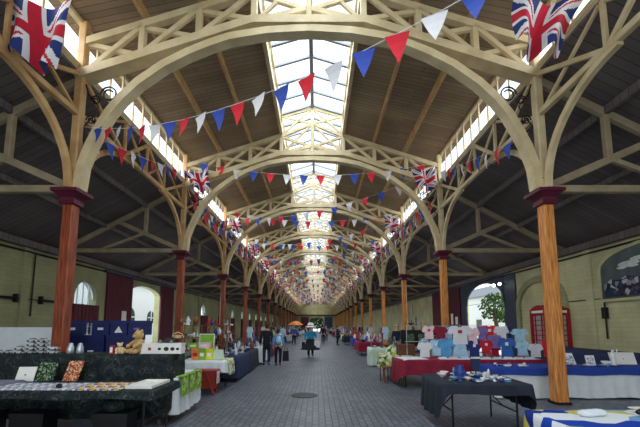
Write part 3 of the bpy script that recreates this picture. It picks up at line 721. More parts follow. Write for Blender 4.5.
def leaning_picture(name, label, cat, loc, w, h, pic, rz=0, tilt=-.35, frame='white'):
    t = thing(name, label, cat, loc, rz)
    a = MB().box((-w/2,-.008,0),(w/2,.008,h)); o = a.build('frame', frame, t); o.rotation_euler = (tilt, 0, 0)
    p = MB().box((-w/2+.02,-.011,.02),(w/2-.02,-.0085,h-.02)).build('picture', pic, t); p.rotation_euler = (tilt, 0, 0)
    MB().beam((0, .01, .5*h*cos(tilt)), (0, h*.55, .0+.008), .015, .01).build('stand_leg', 'wood', t)
    return t

# ================= LEFT FRONT STALL =================
table(-3.83, 5.32, 3.5, .95, 0, 'long trestle table with black metal legs at the front of the left stall')
cloth(-3.83, 5.32, 3.5, .95, 0, .745, (.11, .12, .1, .12), 'camo', 'dark camouflage tablecloth on the front left trestle table', amp=.012)
# raised shelf behind
t = thing('display_bench', 'high display bench hidden under the camouflage cloth behind the front left table', 'bench', (-4.2, 6.25, 0))
MB().box((-1.85,-.28,1.12),(1.85,.28,1.15)).build('bench_top', 'wood', t)
for sx in (-1, 1):
    for sy in (-1, 1): MB().beam((sx*1.7, sy*.22, 0), (sx*1.7, sy*.22, 1.12), .05, .05).build('leg', 'wood', t)
cloth(-4.2, 6.25, 3.76, .62, 0, 1.155, (1.05, .9, .3, .4), 'camo', 'camouflage cloth draped over the raised bench on the left stall', amp=.03, wl=.4)
zt = .752
for i, (x, y, w, d, m, lab) in enumerate((( -4.75,5.35,.6,.5,'greyfab','folded grey scarf at the left end of the front left table'),)):
    mb = MB()
    for q in range(3): mb.box((-w/2+.02*q,-d/2+.01*q,.015*q),(w/2-.015*q,d/2-.02*q,.013+.015*q))
    tag(mb.build('folded_scarf', m, loc=(x, y, zt)), lab, 'scarf')
def sheetstack(x, y, w, d, rz, m, lab, grp, n=3, name='print_sheet'):
    return tag(MB().box((-w/2,-d/2,0),(w/2,d/2,.004*n)).box((-w/2+.01,-d/2+.008,.004*n),(w/2-.014,d/2-.01,.004*n+.003)).build(name, m, loc=(x, y, zt), rot=rz), lab, 'print', grp)
rnd = random.Random(5)
for i in range(7):
    for j in range(2):
        sheetstack(-4.66+i*.215, 5.02+j*.3, .18, .26, rnd.uniform(-.08, .08), 'prints', 'lilac and grey print laid flat on the front left table, %s row' % ('front' if j == 0 else 'back'), 'flat prints on the front left table')
for i in range(4):
    for j in range(3):
        sheetstack(-3.16+i*.17, 4.98+j*.21, .15, .19, rnd.uniform(-.08, .08), 'comics', 'colourful booklet laid flat on the front left table, %s row' % ('front', 'middle', 'back')[j], 'booklets on the front left table', name='booklet')
t = thing('display_tray', 'shallow white tray at the right end of the front left table', 'tray', (-2.36, 5.3, zt)); t.scale = (.85, .9, .8)
MB().box((-.22,-.34,0),(.22,.34,.012)).build('tray_base', 'white', t)
rim = MB()
for a, b in (((-.22,-.34),(.22,-.34)),((.22,-.34),(.22,.34)),((.22,.34),(-.22,.34)),((-.22,.34),(-.22,-.34))): rim.beam((a[0],a[1],.03),(b[0],b[1],.03),.012,.05)
rim.build('tray_rim', 'white', t)
put('badge', lambda: MB().lathe([(.025,0),(.03,.006),(.0,.012)], n=12).build('badge', 'redpaint'), 'badge', 'small red badge in the white tray', 'badge', (-2.45, 5.05, zt+.012))
goods('mantel_clock', 'black', (-3.5, 5.0, zt), 'at the front edge of the front left table', .1, .6)
leaning_picture('display_book', 'open white book propped up on the front left table', 'book', (-4.57, 5.66, zt), .27, .24, 'white', .15, -.4, 'white')
leaning_picture('framed_picture', 'green picture in a dark frame propped on the front left table', 'picture', (-4.26, 5.68, zt), .3, .3, 'greenpic', -.05, -.3, 'greenpic')
leaning_picture('framed_picture', 'orange-brown picture propped up on the front left table', 'picture', (-3.84, 5.68, zt), .26, .34, 'orangepic', -.12, -.4, 'orangepic')
# model cars stacked on bench
def car():
    mb = MB().add([(x, y, z) for y in (-.07,.07) for x, z in [(-.13,.02),(.13,.02),(.135,.05),(.08,.058),(.05,.09),(-.06,.092),(-.1,.06),(-.135,.055)]], [tuple(range(8)), tuple(range(15,7,-1))]+[(i,(i+1)%8,8+(i+1)%8,8+i) for i in range(8)])
    mb.add([(x, y, z) for y in (-.06,.06) for x, z in [(-.08,.07),(.065,.068),(.04,.105),(-.05,.107)]], [(0,1,2,3),(7,6,5,4),(0,1,5,4),(1,2,6,5),(2,3,7,6),(3,0,4,7)], 1)
    for x in (-.08,.08):
        for y in (-.07,.07): mb.tube([(x,y-.012,.025),(x,y+.012,.025)], .025, 10, mi=1)
    return mb.build('model_car', ['chrome', 'black'])
spots = [(-5.24,0),(-5.05,0),(-4.84,0),(-4.65,0),(-5.05,1),(-4.84,1),(-4.65,1),(-4.84,2),(-4.65,2),(-4.84,3),(-4.65,3),(-5.43,0),(-4.46,0),(-4.46,1)]
for i, (x, l) in enumerate(spots):
    put('car', car, 'model_car', 'silver model car with black roof stacked on the raised left bench, %s layer' % ['bottom', 'second', 'third', 'top'][l], 'model car', (x, 6.1, 1.16+l*.069), rnd.uniform(-.1, .1), 'stacked model cars', .64)
for i, x in enumerate((-4.2, -4.03)):
    tag(MB().lathe([(.05,0),(.06,.02),(.055,.12),(.035,.15),(.035,.18),(0,.19)], n=12).build('glass_jar', 'chrome', loc=(x, 6.15, 1.16), smooth=True), 'pale glass jar on the raised bench beside the column, %s of two' % ('left', 'right')[i], 'jar')
# teddy bear
def teddy(loc, rz, sc, m, label, extra=None):
    t = thing('teddy_bear', label, 'teddy bear', loc, rz); t.scale = (sc, sc, sc)
    MB().ball((0,0,.13), (.095,.085,.13), 14, 10).build('body', m, t, smooth=True)
    hd = MB().ball((0,-.02,.31), (.085,.078,.078), 14, 10).ball((0,-.09,.295), (.04,.035,.032), 10, 8).build('head', m, t, smooth=True)
    for s in (-1, 1):
        MB().ball((s*.07,-.01,.375), (.032,.016,.032), 10, 8).build('ear', m, hd, smooth=True)
        MB().ball((s*.032,-.092,.325), .009, 8, 6).build('eye', 'black', hd)
        MB().tube([(s*.07,-.02,.22),(s*.115,-.06,.17),(s*.1,-.13,.13)], [.035,.034,.03], 10).ball((s*.1,-.135,.128), .034, 10, 8).build('arm', m, t, smooth=True)
        MB().tube([(s*.05,-.03,.05),(s*.085,-.11,.045),(s*.1,-.18,.045)], [.045,.042,.036], 10).ball((s*.1,-.19,.055), (.036,.028,.048), 10, 8).build('leg', m, t, smooth=True)
    MB().ball((0,-.124,.305), (.012,.008,.009), 8, 6).build('nose', 'black', hd)
    return t
teddy((-2.98, 6.16, 1.16), -.6, 1.06, 'bear', 'large golden teddy bear sitting on the raised left bench')
teddy((-3.27, 6.06, 1.16), .5, .5, 'bearpale', 'small pale teddy bear leaning beside the large golden one')
tag(MB().box((-.03,-.05,0),(.03,.05,.15)).box((-.02,-.052,.03),(.02,-.05,.12),1).build('toy_box', ['redpaint', 'white'], loc=(-3.4, 6.06, 1.16), rot=.2), 'small red toy box left of the teddy bears', 'box')
t = thing('long_box', 'long white box with black pictures on its side, right of the golden teddy bear', 'box', (-2.57, 6.2, 1.16))
MB().box((-.36,-.1,0),(.36,.1,.17)).build('carton', 'white', t); MB().box((-.365,-.105,.165),(.365,.105,.182)).build('lid', 'white', t)
mk = MB()
for x, r in ((.02,.035),(.14,.04),(.27,.035)): mk.lathe([(r,0),(r,.004)], n=14)
mk = MB()
for x, w in ((-.02,.03),(.1,.045),(.21,.04),(.3,.03)): mk.add([(x+w*cos(2*PI*i/12), -.1035, .085+w*.8*sin(2*PI*i/12)) for i in range(12)]+[(x+w*cos(2*PI*i/12), -.1, .085+w*.8*sin(2*PI*i/12)) for i in range(12)], [tuple(range(12))]+[(i,(i+1)%12,12+(i+1)%12,12+i) for i in range(12)])
mk.build('printed_pictures', 'black', t); MB().box((-.22,-.104,.06),(-.17,-.1,.11)).build('red_mark', 'redpaint', t)
t = thing('toy_truck', 'black toy vehicle standing on the long white box', 'toy vehicle', (-2.5, 6.2, 1.342))
MB().box((-.15,-.05,.025),(.15,.05,.06)).box((-.02,-.045,.06),(.08,.045,.1)).build('body', 'black', t)
for x in (-.1,.1):
    for y in (-.055,.055): MB().tube([(x,y-.01,.028),(x,y+.01,.028)], .028, 10).build('wheel', 'grey', t)
tag(MB().tube([(-.12,0,.0),(-.1,0,.08),(0,0,.12),(.1,0,.08),(.12,0,.0)], .01).lathe([(.07,0),(.09,.06),(.085,.06),(.06,.01)], n=12).build('basket', 'bearpale', loc=(-2.72, 7.2, 1.4)), 'small pale handled basket behind the long white box', 'basket')
# column-side white screen on the left
t = thing('display_screen', 'pale grey display screen standing left of the nearest left column', 'screen', (-7.3, 7.9, 0))
MB().box((-1.9,-.02,.5),(1.75,.02,1.62)).build('panel', 'whitecloth', t)
for x in (-1.85, 0, 1.7): MB().beam((x,.04,0),(x,.04,1.62),.04,.04).build('post', 'grey', t)
# navy boxes stall behind
table(-5.1, 8.75, 2.4, .8, 0, 'trestle table behind the raised bench, carrying the navy boxes')
cloth(-5.1, 8.75, 2.4, .8, 0, .745, (.68, .68, .3, .68), 'navycloth', 'navy tablecloth reaching the floor under the navy boxes')
def crate(x, y, z, w, h, d, lab, patch, pm='white'):
    if z > 1: z = 1.423; h = .36
    else: h = .66
    t = thing('storage_box', lab, 'box', (x-.55, y, z))
    MB().box((-w/2,-d/2,0),(w/2,d/2,h*.82)).build('box_body', 'navybox', t); MB().box((-w/2-.01,-d/2-.01,h*.82),(w/2+.01,d/2+.01,h)).build('lid', 'navybox', t)
    if patch == 'tri': MB().add([(-.1,-d/2-.006,.06),(.1,-d/2-.006,.06),(.0,-d/2-.006,.22),(-.1,-d/2,.06),(.1,-d/2,.06),(.0,-d/2,.22)], [(0,1,2),(5,4,3),(0,3,4,1),(1,4,5,2),(2,5,3,0)]).build('label_patch', pm, t)
    elif patch: MB().box((-.07,-d/2-.008,h*.35),(.07,-d/2,h*.35+.06)).build('label_patch', pm, t)
M['navybox'] = mat('navy_box', (26, 38, 92), .6, var=.1)
crate(-5.42, 8.72, .76, .5, .44, .4, 'navy storage box immediately right of the nearest left column, bottom', False)
crate(-4.85, 8.72, .76, .62, .44, .4, 'navy storage box with a white label, middle of the bottom row', True)
crate(-4.1, 8.72, .76, .75, .44, .4, 'plain navy storage box behind the large teddy bear', False)
crate(-5.35, 8.72, 1.205, .5, .28, .36, 'navy box with a white dash on top of the left navy box', True)
crate(-4.65, 8.72, 1.205, .42, .33, .36, 'navy box with white label in the top row, centre', True)
crate(-4.2, 8.72, 1.205, .42, .33, .36, 'navy box with a white triangle in the top row', 'tri')
crate(-3.75, 8.72, 1.205, .42, .33, .36, 'navy box with a lilac label at the right end of the top row', True, 'purple')
for i, x in enumerate((-5.02, -4.92)): goods('candlestick', 'chrome', (x-.55, 8.6, 1.423), 'between the navy boxes', 0, 1.1)
# side table with lime towels
table(-2.62, 6.62, .75, 1.15, 0, 'small trestle table beside the raised bench, hung with lime towels', .74)
cloth(-2.62, 6.62, .75, 1.15, 0, .745, (.6, .62, .3, .3), 'whitecloth', 'white cloth hanging towards the walkway with lime towels over it', amp=.03)
for i in range(3):
    mb = MB().box((-.005,-.13,-.34),(.005,.13,.0)).box((-.12,-.13,-.004),(.005,.13,.006))
    tag(mb.build('tea_towel', 'towel', loc=(-2.165, 6.25+i*.36, .757)), 'lime green tea towel over the white cloth edge, %s along the walkway' % ORD[i], 'towel', 'lime tea towels')
# table D with boxes of green/yellow & red stool
table(-2.78, 9.3, 1.2, .9, 0, 'trestle table under a white cloth beside the second left column')
cloth(-2.78, 9.3, 1.2, .9, 0, .745, (.25, .3, .3, .5), 'whitecloth', 'short white cloth on the table carrying the lime and yellow boxes', amp=.03)
cloth(-2.3, 9.5, .26, .7, 0, .752, (.35, .4, .1, .02), 'floral', 'green and white floral cloth over the right end of the lime box table', amp=.02)
where = 'on the white table left of the walkway'
for i, (x, z, w, h, m, lab) in enumerate(((-3.05,.755,.2,.3,'orange','orange card box left of the lime boxes'),(-2.87,.755,.18,.3,'greenpack','lime box between the orange and yellow boxes'),(-2.68,.755,.18,.3,'yellow','yellow box at the right of the lime boxes'),(-3.12,1.06,.24,.14,'greenpack','lime box lying on the orange one'),(-2.83,1.06,.28,.16,'pink','pink box on top of the lime and yellow boxes'))):
    t = thing('packing_box', lab, 'box', (x, 9.3, z)); MB().box((-w/2,-.1,0),(w/2,.1,h)).build('carton', m, t); MB().box((-w/2-.003,-.103,h-.03),(w/2+.003,.103,h)).build('lid', m, t); MB().box((-w*.3,-.103,h*.3),(w*.3,-.1,h*.6)).build('label_patch', 'white' if i != 0 else 'redpaint', t)
leaning_picture('display_board', 'white-bordered green board standing behind the lime boxes', 'board', (-2.85, 9.5, .755), .42, .68, 'greenpack', 0, -.06)
tag(MB().add([(-.16,-.05,0),(.16,-.05,0),(.16,.05,0),(-.16,.05,0),(-.1,-.03,.26),(.12,-.03,.26),(.12,.03,.26),(-.1,.03,.26)], [(3,2,1,0),(4,5,6,7),(0,1,5,4),(1,2,6,5),(2,3,7,6),(3,0,4,7)]).build('paper_bag', 'palegreen', loc=(-2.46, 9.3, .755)), 'pale green paper bag right of the yellow box', 'bag')
t = thing('storage_stool', 'red-brown folding stool in front of the white table left of the walkway', 'stool', (-2.52, 8.5, 0)); t.scale = (1.35, 1.2, 1.3)
MB().box((-.22,-.16,.4),(.22,.16,.45)).build('seat', 'redbrown', t); MB().box((-.2,-.12,.12),(.2,.12,.4)).build('box_body', 'redbrown', t)
for sx in (-1, 1):
    for sy in (-1, 1): MB().beam((sx*.05,sy*.15,.4),(sx*.2,sy*.15,0),.03,.03).build('leg', 'redbrown', t)
MB().box((.221,-.1,.2),(.226,.1,.42)).build('cloth_strip', 'pink', t)
# table E long navy, bric-a-brac
for i, cy in enumerate((11.2, 13.1, 15.6, 17.6, 19.6)):
    nm = ['first', 'second', 'third', 'fourth', 'fifth'][i]; D = 1.85
    table(-2.75, cy, 1.1, D, 0, 'trestle table of bric-a-brac left of the walkway, %s of the row' % nm)
    cloth(-2.75, cy, 1.1, D, 0, .745, (.62, .66, .3, .3), ['navycloth', 'darkcloth', 'whitecloth', 'navycloth', 'marooncloth'][i], '%s tablecloth on the %s bric-a-brac table left of the walkway' % (['navy', 'charcoal', 'white', 'navy', 'maroon'][i], nm), amp=.025)
    scatter(-2.75, cy, 1.1, D, 0, .75, ['plate', 'cup', 'bowl', 'figurine', 'box', 'vase', 'candlestick', 'book'], ['china', 'china', 'wood', 'black', 'chrome', 'bluechina', 'grey'], 34 if i < 2 else 20, 'on the %s bric-a-brac table left of the walkway' % nm, seed=i+3)
def rack(x, y, rz, w, lab, where, mats_, seed, H=1.7, n=6):
    t = thing('shelf_rack', lab, 'shelf unit', (x, y, 0), rz)
    for sx in (-1, 1):
        for sy in (-1, 1): MB().beam((sx*w/2, sy*.15, 0), (sx*w/2, sy*.15, H), .03, .03).build('upright', 'wood', t)
    for k in range(4):
        z = .55+k*.37; MB().box((-w/2,-.17,z-.01),(w/2,.17,z+.01)).build('shelf', 'wood', t)
        scatter(x, y, w, .38, rz, z+.012, ['vase', 'figurine', 'box', 'candlestick', 'mantel_clock', 'bowl'], mats_, n, where, seed=seed+k)
rack(-3.75, 10.6, PI/2, 1.5, 'open wooden shelf rack of ornaments behind the first bric-a-brac table', 'on the first ornament rack', ['black', 'grey', 'wood', 'china', 'chrome'], 40)
rack(-3.75, 12.9, PI/2, 1.5, 'open wooden shelf rack of ornaments behind the second bric-a-brac table', 'on the second ornament rack', ['black', 'wood', 'china', 'redpaint', 'bluechina'], 50)
rack(-3.85, 15.6, PI/2, 1.7, 'open wooden shelf rack of ornaments behind the third bric-a-brac table', 'on the third ornament rack', ['black', 'wood', 'china', 'grey'], 60)

# ================= RIGHT =================
# front right corner blue patterned
table(3.75, 3.3, 2.6, 1.0, .0, 'trestle table at the bottom right corner of the picture')
cloth(3.75, 3.3, 2.6, 1.0, .0, .745, (.4, .4, .02, .4), 'bluepattern', 'blue, white and yellow patterned cloth on the bottom right table', amp=.02)
w_ = 'on the blue patterned cloth at the bottom right'
mb = MB(); 
for q in range(3): mb.ball((.07*q-.05, .02*q, .03), (.09, .06, .035), 10, 6)
tag(mb.build('lace_doily', 'whitecloth', loc=(2.95, 3.52, .75)), 'crumpled white lace doily on the blue patterned cloth', 'doily')
t = thing('toy_plane', 'black and white toy lying on the blue patterned cloth, right of the doily', 'toy', (3.55, 3.5, .75), .1)
MB().ball((0,0,.05), (.2,.05,.045), 12, 8).build('body', 'black', t, smooth=True); MB().box((-.06,-.2,.045),(.06,.2,.055)).build('wing', 'white', t); MB().box((.14,-.004,.05),(.19,.004,.11)).build('tail', 'black', t)
tag(MB().box((-.14,-.09,0),(.14,.09,.02)).box((-.13,-.085,.02),(.12,.08,.035),1).build('folded_cloth', ['orange', 'wood'], loc=(3.5, 3.1, .75), rot=.3), 'folded orange and brown cloth near the toy', 'cloth')
tag(MB().ball((0,0,.05), (.1,.08,.05), 12, 8).ball((.09,.02,.06), (.05,.04,.045), 10, 6).build('soft_toy', 'whitecloth', loc=(4.15, 3.45, .75), smooth=True), 'white soft bundle at the far right of the blue patterned cloth', 'soft toy')
# navy table rotated
a1 = -.04; cxn, cyn = 2.87, 6.0
table(cxn, cyn, 1.32, 1.1, a1, 'dark folding table with black metal legs in the right foreground')
cloth(cxn, cyn, 1.38, 1.16, a1, .745, (.16, .42, .3, .56), 'darkcloth', 'charcoal tablecloth with hanging folds on the right foreground table', amp=.04, wl=.3)
c, s_ = cos(a1), sin(a1)
def onN(x, y): return (cxn+c*x-s_*y, cyn+s_*x+c*y, .75)
wN = 'on the charcoal cloth of the right foreground table'
for x, y, k, m, sc in ((-.75,.1,'bowl','pink',1),(-.55,.3,'bowl','china',1),(-.2,.0,'plate','china',1.2),(-.45,-.05,'plate','china',1),(.1,.2,'plate','china',1.3),(.3,-.1,'plate','china',1.1),(.55,.1,'plate','china',1.3),(.1,-.22,'cup','china',1),(.75,.0,'plate','china',1.2),(.7,.32,'cup','china',1),(.35,.3,'box','lightblue',1.3),(-.1,-.3,'plate','china',.9),(.5,-.3,'cup','bluechina',1)): goods(k, m, onN(x*.62, y*1.3), wN, 0, sc*.8)
put('jug', lambda: MB().lathe([(.06,0),(.07,.02),(.095,.09),(.08,.16),(.055,.19),(.07,.22),(.06,.22),(.04,.18)], n=14).tube([(.06,0,.2),(.12,0,.19),(.13,0,.12),(.09,0,.06)], .012, 6).build('jug', 'bluechina', smooth=True), 'jug', 'blue and white china jug standing tall on the charcoal cloth', 'jug', onN(-.2, -.0), 1)
t = thing('garment_stand', 'small navy garment hanging on a short stand at the back of the right foreground table', 'garment', onN(.22, .35)[:2]+(.75,))
MB().lathe([(.06,0),(.06,.01),(.01,.02),(.01,.3)], n=10).build('stand', 'iron', t); MB().add([(-.09,-.02,.3),(.09,-.02,.3),(.05,-.02,.08),(-.05,-.02,.08),(-.09,.02,.3),(.09,.02,.3),(.05,.02,.08),(-.05,.02,.08)], [(0,1,2,3),(7,6,5,4),(0,4,5,1),(1,5,6,2),(2,6,7,3),(3,7,4,0)]).build('cloth', 'navycloth', t)
scatter(cxn, cyn, 1.2, 1.1, a1, .75, ['plate','cup','bowl','box','figurine'], ['china','china','lightblue','bluechina','pink','grey'], 26, wN, sc=(.5,.9), seed=12)
# white-skirted blue table R2 behind column
table(6.55, 8.35, 4.5, .8, 0, 'long table behind the nearest right column', .68)
cloth(6.55, 8.35, 4.5, .8, 0, .69, (.66, .66, .3, .66), 'whitecloth', 'white skirt cloth hanging to the floor behind the nearest right column', amp=.03, wl=.28)
cloth(6.55, 8.35, 4.56, .86, 0, .7, (.17, .17, .1, .17), 'bluecloth', 'bright blue cloth laid over the white skirted table', amp=.01)
zr = .708
leaning_picture('picture_board', 'white framed board of small pictures leaning on the blue cloth right of the column', 'picture', (6.32, 8.45, zr), .42, .3, 'prints', 0, -.45)
leaning_picture('greeting_card', 'small white card with a dark motif propped on the blue cloth', 'card', (6.78, 8.3, zr), .2, .24, 'prints', -.1, -.25)
leaning_picture('picture_board', 'wide cream picture at the right edge of the picture on the blue cloth', 'picture', (7.75, 8.5, zr), .6, .3, 'white', -.05, -.3)
goods('bowl', 'china', (7.15, 8.3, zr), 'on the blue cloth beside the card', 0, 1.2)
put('statuette', lambda: MB().lathe([(.06,0),(.06,.015),(.045,.05),(.055,.12),(.035,.2),(.045,.24),(.018,.27)], n=12).ball((0,0,.3), .03).tube([(.04,0,.22),(.09,0,.28),(.1,0,.34)], .012, 6).tube([(-.04,0,.22),(-.07,-.02,.15)], .012, 6).build('statuette', 'china', smooth=True), 'statuette', 'white statuette of a standing figure on the blue cloth', 'statuette', (7.4, 8.4, zr), 0, None, 1.1)
wR = 'on the blue cloth behind the right column'
rnd = random.Random(9)
for i in range(22): goods(rnd.choice(['plate', 'cup', 'bowl', 'box', 'book']), rnd.choice(['china', 'china', 'lightblue', 'grey', 'bluechina']), (4.45+i*.09+(.7 if i > 9 else 0)+(.12 if i > 15 else 0), 8.08+rnd.uniform(0, .4), zr), wR, None, .75)
# dark strip of ground cloth under R2
# navy covered table along the wall
table(8.75, 11.7, .9, 5.2, 0, 'long table along the right wall')
cloth(8.75, 11.7, .9, 5.2, 0, .9, (.85, .3, .85, .85), 'navycloth', 'navy cloth covering the long table along the right wall', amp=.03, wl=.5)
# maroon table with baby clothes
table(4.4, 9.35+.45, 3.9, .9, 0, 'long table under the maroon cloth carrying the baby clothes')
cloth(4.4, 9.8, 3.94, .94, 0, .745, (.42, .4, .3, .62), 'marooncloth', 'maroon cloth draped over the baby clothes table', amp=.05, wl=.5)
cloth(2.85, 9.75, .7, .8, .08, .752, (.05, .02, .02, .12), 'whitecloth', 'white lacy cloth on the left end of the maroon table', amp=.01)
cloth(4.9, 9.5, 2.7, .3, 0, .753, (.04, .02, .02, .02), 'whitecloth', 'white runner along the front of the maroon table', amp=.01)
# hanging rail
t = thing('clothes_rail', 'thin white rail frame holding the small baby outfits over the maroon table', 'clothes rail', (4.1, 9.95, .75))
for x in (-1.3, 0, 1.0): MB().tube([(x,0,0),(x,0,.9)], .01).build('upright', 'chrome', t)
MB().tube([(-1.35,0,.9),(1.05,0,.9)], .01).build('top_bar', 'chrome', t); MB().tube([(-1.35,0,.45),(1.9,0,.45)], .01).build('lower_bar', 'chrome', t)
MB().tube([(1.9,0,0),(1.9,0,.5)], .01).tube([(1.0,0,.7),(1.9,0,.7),(1.9,0,.45)], .01).build('upright', 'chrome', t)
def tee(w, h, kind='tee'):
    if kind == 'tee': o = [(-.5,1),(-.18,1.02),(-.1,.95),(.1,.95),(.18,1.02),(.5,1),(.72,.62),(.5,.5),(.4,.62),(.42,0),(-.42,0),(-.4,.62),(-.5,.5),(-.72,.62)]
    else: o = [(-.3,1),(-.18,1.02),(-.1,.95),(.1,.95),(.18,1.02),(.3,1),(.5,.8),(.4,.7),(.3,.72),(.55,0),(-.55,0),(-.3,.72),(-.4,.7),(-.5,.8)]
    vs, fs = plate([(a*w, b*h) for a, b in o], (), .03)
    return [(v.x, v.z+.012*sin(v.x*40)*(1-v.y/h), v.y) for v in vs], fs
def garment(px, z, w, h, m, kind, lab, y=9.9, trim=None):
    t = thing('baby_outfit', lab, 'baby clothes', (px, y, z))
    vs, fs = tee(w, h, kind); MB().add(vs, fs).build('garment', m, t)
    MB().tube([(-w*.3,0,h*.93),(0,0,h*1.04),(w*.3,0,h*.93)], .005).tube([(0,0,h*1.04),(0,0,h*1.12)], .004).build('hanger', 'chrome', t)
    if trim: MB().box((-w*.12,-.02,h*.6),(w*.12,-.014,h*.78)).build('motif', trim, t)
    return t
Xp = lambda px: .2+(px-317)*9.9/340; Zp = lambda py: 1.65-(py-326)*9.75/340
G = [(428,338,.24,.3,'pink','tee','pale pink baby top with a rose motif, top row left','redpaint'),(439,338,.26,.28,'marooncloth','tee','maroon baby top, top row second from left',None),
 (457,357,.34,.6,'palefab','dress','long pale blue baby dress with white top and red rose',None),(457,343,.42,.42,'fwhite','tee','white baby cardigan with a red rose over the long blue dress','redpaint'),
 (470,343,.24,.38,'pink','tee','pale pink knitted baby top right of the white cardigan',None),(480,342,.2,.38,'purple','tee','dark purple baby top in the top row',None),
 (488,340,.3,.36,'fred','tee','bright red baby top in the top row','white'),(499,340,.26,.34,'fwhite','tee','white striped baby top right of the red one',None),
 (518,340,.3,.28,'palefab','tee','pale blue knitted baby top at the right end of the top row',None),
 (422,356,.26,.34,'fwhite','tee','cream baby top at the left of the lower row',None),(434,354,.24,.36,'palefab','tee','pale blue baby top in the lower row left','white'),(443,356,.3,.42,'lightblue','tee','blue baby top left of the long dress',None),
 (471,355,.26,.36,'jackblue','tee','navy baby top right of the long dress','white'),(482,352,.24,.3,'jackred','tee','crimson baby top in the lower row','white'),(491,347,.28,.3,'purple','tee','lilac baby top between the two rows',None),
 (502,355,.3,.42,'midblue','tee','royal blue baby top in the lower row','white'),(518,354,.26,.32,'palefab','tee','pale blue baby top at the right of the royal blue one',None),
 (530,356,.26,.3,'fwhite','tee','white baby top near the right end of the lower row',None),(543,357,.22,.4,'fred','tee','red baby top at the far right beside the column','white')]
for i, (px, py, w, h, m, k, lab, tr) in enumerate(G):
    garment(Xp(px), max(.77, Zp(py)-.03), w*1.2, h*1.22, m, k, lab, 9.9-(.08 if py > 342 else 0)-(.04*(i % 2)), tr)
for i, (px, py, m, cn) in enumerate(((425,350,'palefab','pale blue'),(449,349,'purple','lilac'),(452,358,'fwhite','white'),(476,350,'jackblue','navy'),(487,357,'greyfab','grey'),(495,357,'jackred','crimson'),(509,345,'wood','brown'),(510,357,'midblue','blue'),(524,357,'fwhite','white'),(536,357,'pink','pink'),(463,357,'pink','pink'),(448,338,'palefab','pale blue'),(508,338,'jackblue','dark blue'))):
    garment(Xp(px)+.0, max(.77, Zp(py)-.02), .25, .34, m, 'tee' if i % 2 else 'dress', '%s baby outfit tucked behind the others, %s along the maroon table' % (cn, ORD[i]), 10.04)
rnd = random.Random(3)
for i in range(9):
    tag(MB().box((-.1,-.07,0),(.1,.07,.02)).box((-.09,-.065,.02),(.1,.06,.04)).build('folded_knitwear', ['whitecloth', 'pink', 'palefab'][i % 3], loc=(3.65+i*.3, 9.5, .76), rot=rnd.uniform(-.3, .3)), 'folded %s baby knitwear along the front of the maroon table' % ['white', 'pink', 'pale blue'][i % 3], 'baby clothes', 'folded knitwear on the maroon table')
# floral table + chest
table(2.62, 11.0, .8, .9, 0, 'small table under the floral cloth beside the maroon one')
cloth(2.62, 11.0, .8, .9, 0, .745, (.35, .3, .3, .4), 'floral', 'green and cream floral cloth left of the maroon table', amp=.03)
t = thing('wicker_chest', 'brown wicker chest standing on the table behind the white lacy cloth', 'chest', (2.95, 10.75, .756))
MB().box((-.24,-.16,0),(.24,.16,.28)).build('basket', 'wicker', t); MB().box((-.25,-.17,.28),(.25,.17,.33)).build('lid', 'wicker', t); MB().box((-.03,-.178,.22),(.03,-.168,.31)).build('clasp', 'iron', t)
tag(MB().add([(-.16,-.1,0),(.16,-.1,0),(.16,.1,0),(-.16,.1,0),(.02,-.06,.3),(.12,-.06,.3),(.12,.06,.3),(.02,.06,.3)], [(3,2,1,0),(4,5,6,7),(0,1,5,4),(1,2,6,5),(2,3,7,6),(3,0,4,7)]).build('cushion', 'floral', loc=(2.5, 10.9, .756)), 'floral cushion leaning at the left of the wicker chest', 'cushion')
t = thing('wooden_chair', 'small wooden chair at the left of the floral cloth', 'chair', (2.3, 10.35, 0), .2)
MB().box((-.18,-.18,.42),(.18,.18,.45)).build('seat', 'wood', t)
for sx in (-1, 1):
    for sy in (-1, 1): MB().beam((sx*.16, sy*.16, 0), (sx*.16, sy*.16, .42), .03, .03).build('leg', 'wood', t)
MB().box((-.18,.16,.45),(.18,.19,.72)).build('backrest', 'floral', t)
# dark glass display behind
t = thing('display_board', 'long dark display board with small pictures behind the wicker chest', 'board', (4.1, 12.9, 0))
MB().box((-.75,-.03,.9),(.75,.03,1.5)).build('panel', 'black', t)
for x in (-.7,.7): MB().beam((x,0,0),(x,0,.9),.04,.04).build('leg', 'grey', t)
pz = MB()
for x in (-.5,-.1,.3): pz.box((x,-.036,1.05),(x+.25,-.03,1.35))
pz.build('pictures', 'greenpic', t)
# pale green table
table(3.25, 14.6, 1.7, .9, 0, 'trestle table under the pale green cloth')
cloth(3.25, 14.6, 1.7, .9, 0, .745, (.7, .7, .3, .72), 'palegreen', 'pale green floor length cloth on the table behind the floral one', amp=.02)
scatter(3.25, 14.6, 1.7, .9, 0, .75, ['vase', 'figurine', 'box', 'candlestick', 'mantel_clock', 'bowl'], ['bluechina', 'china', 'navycloth', 'wood', 'grey'], 26, 'on the pale green table', sc=(1.1, 1.9), seed=70)
rack(4.3, 14.6, PI/2, 1.3, 'open wooden shelf rack behind the pale green table', 'on the rack behind the pale green table', ['navycloth', 'bluechina', 'grey', 'wood'], 80, 1.8, 5)
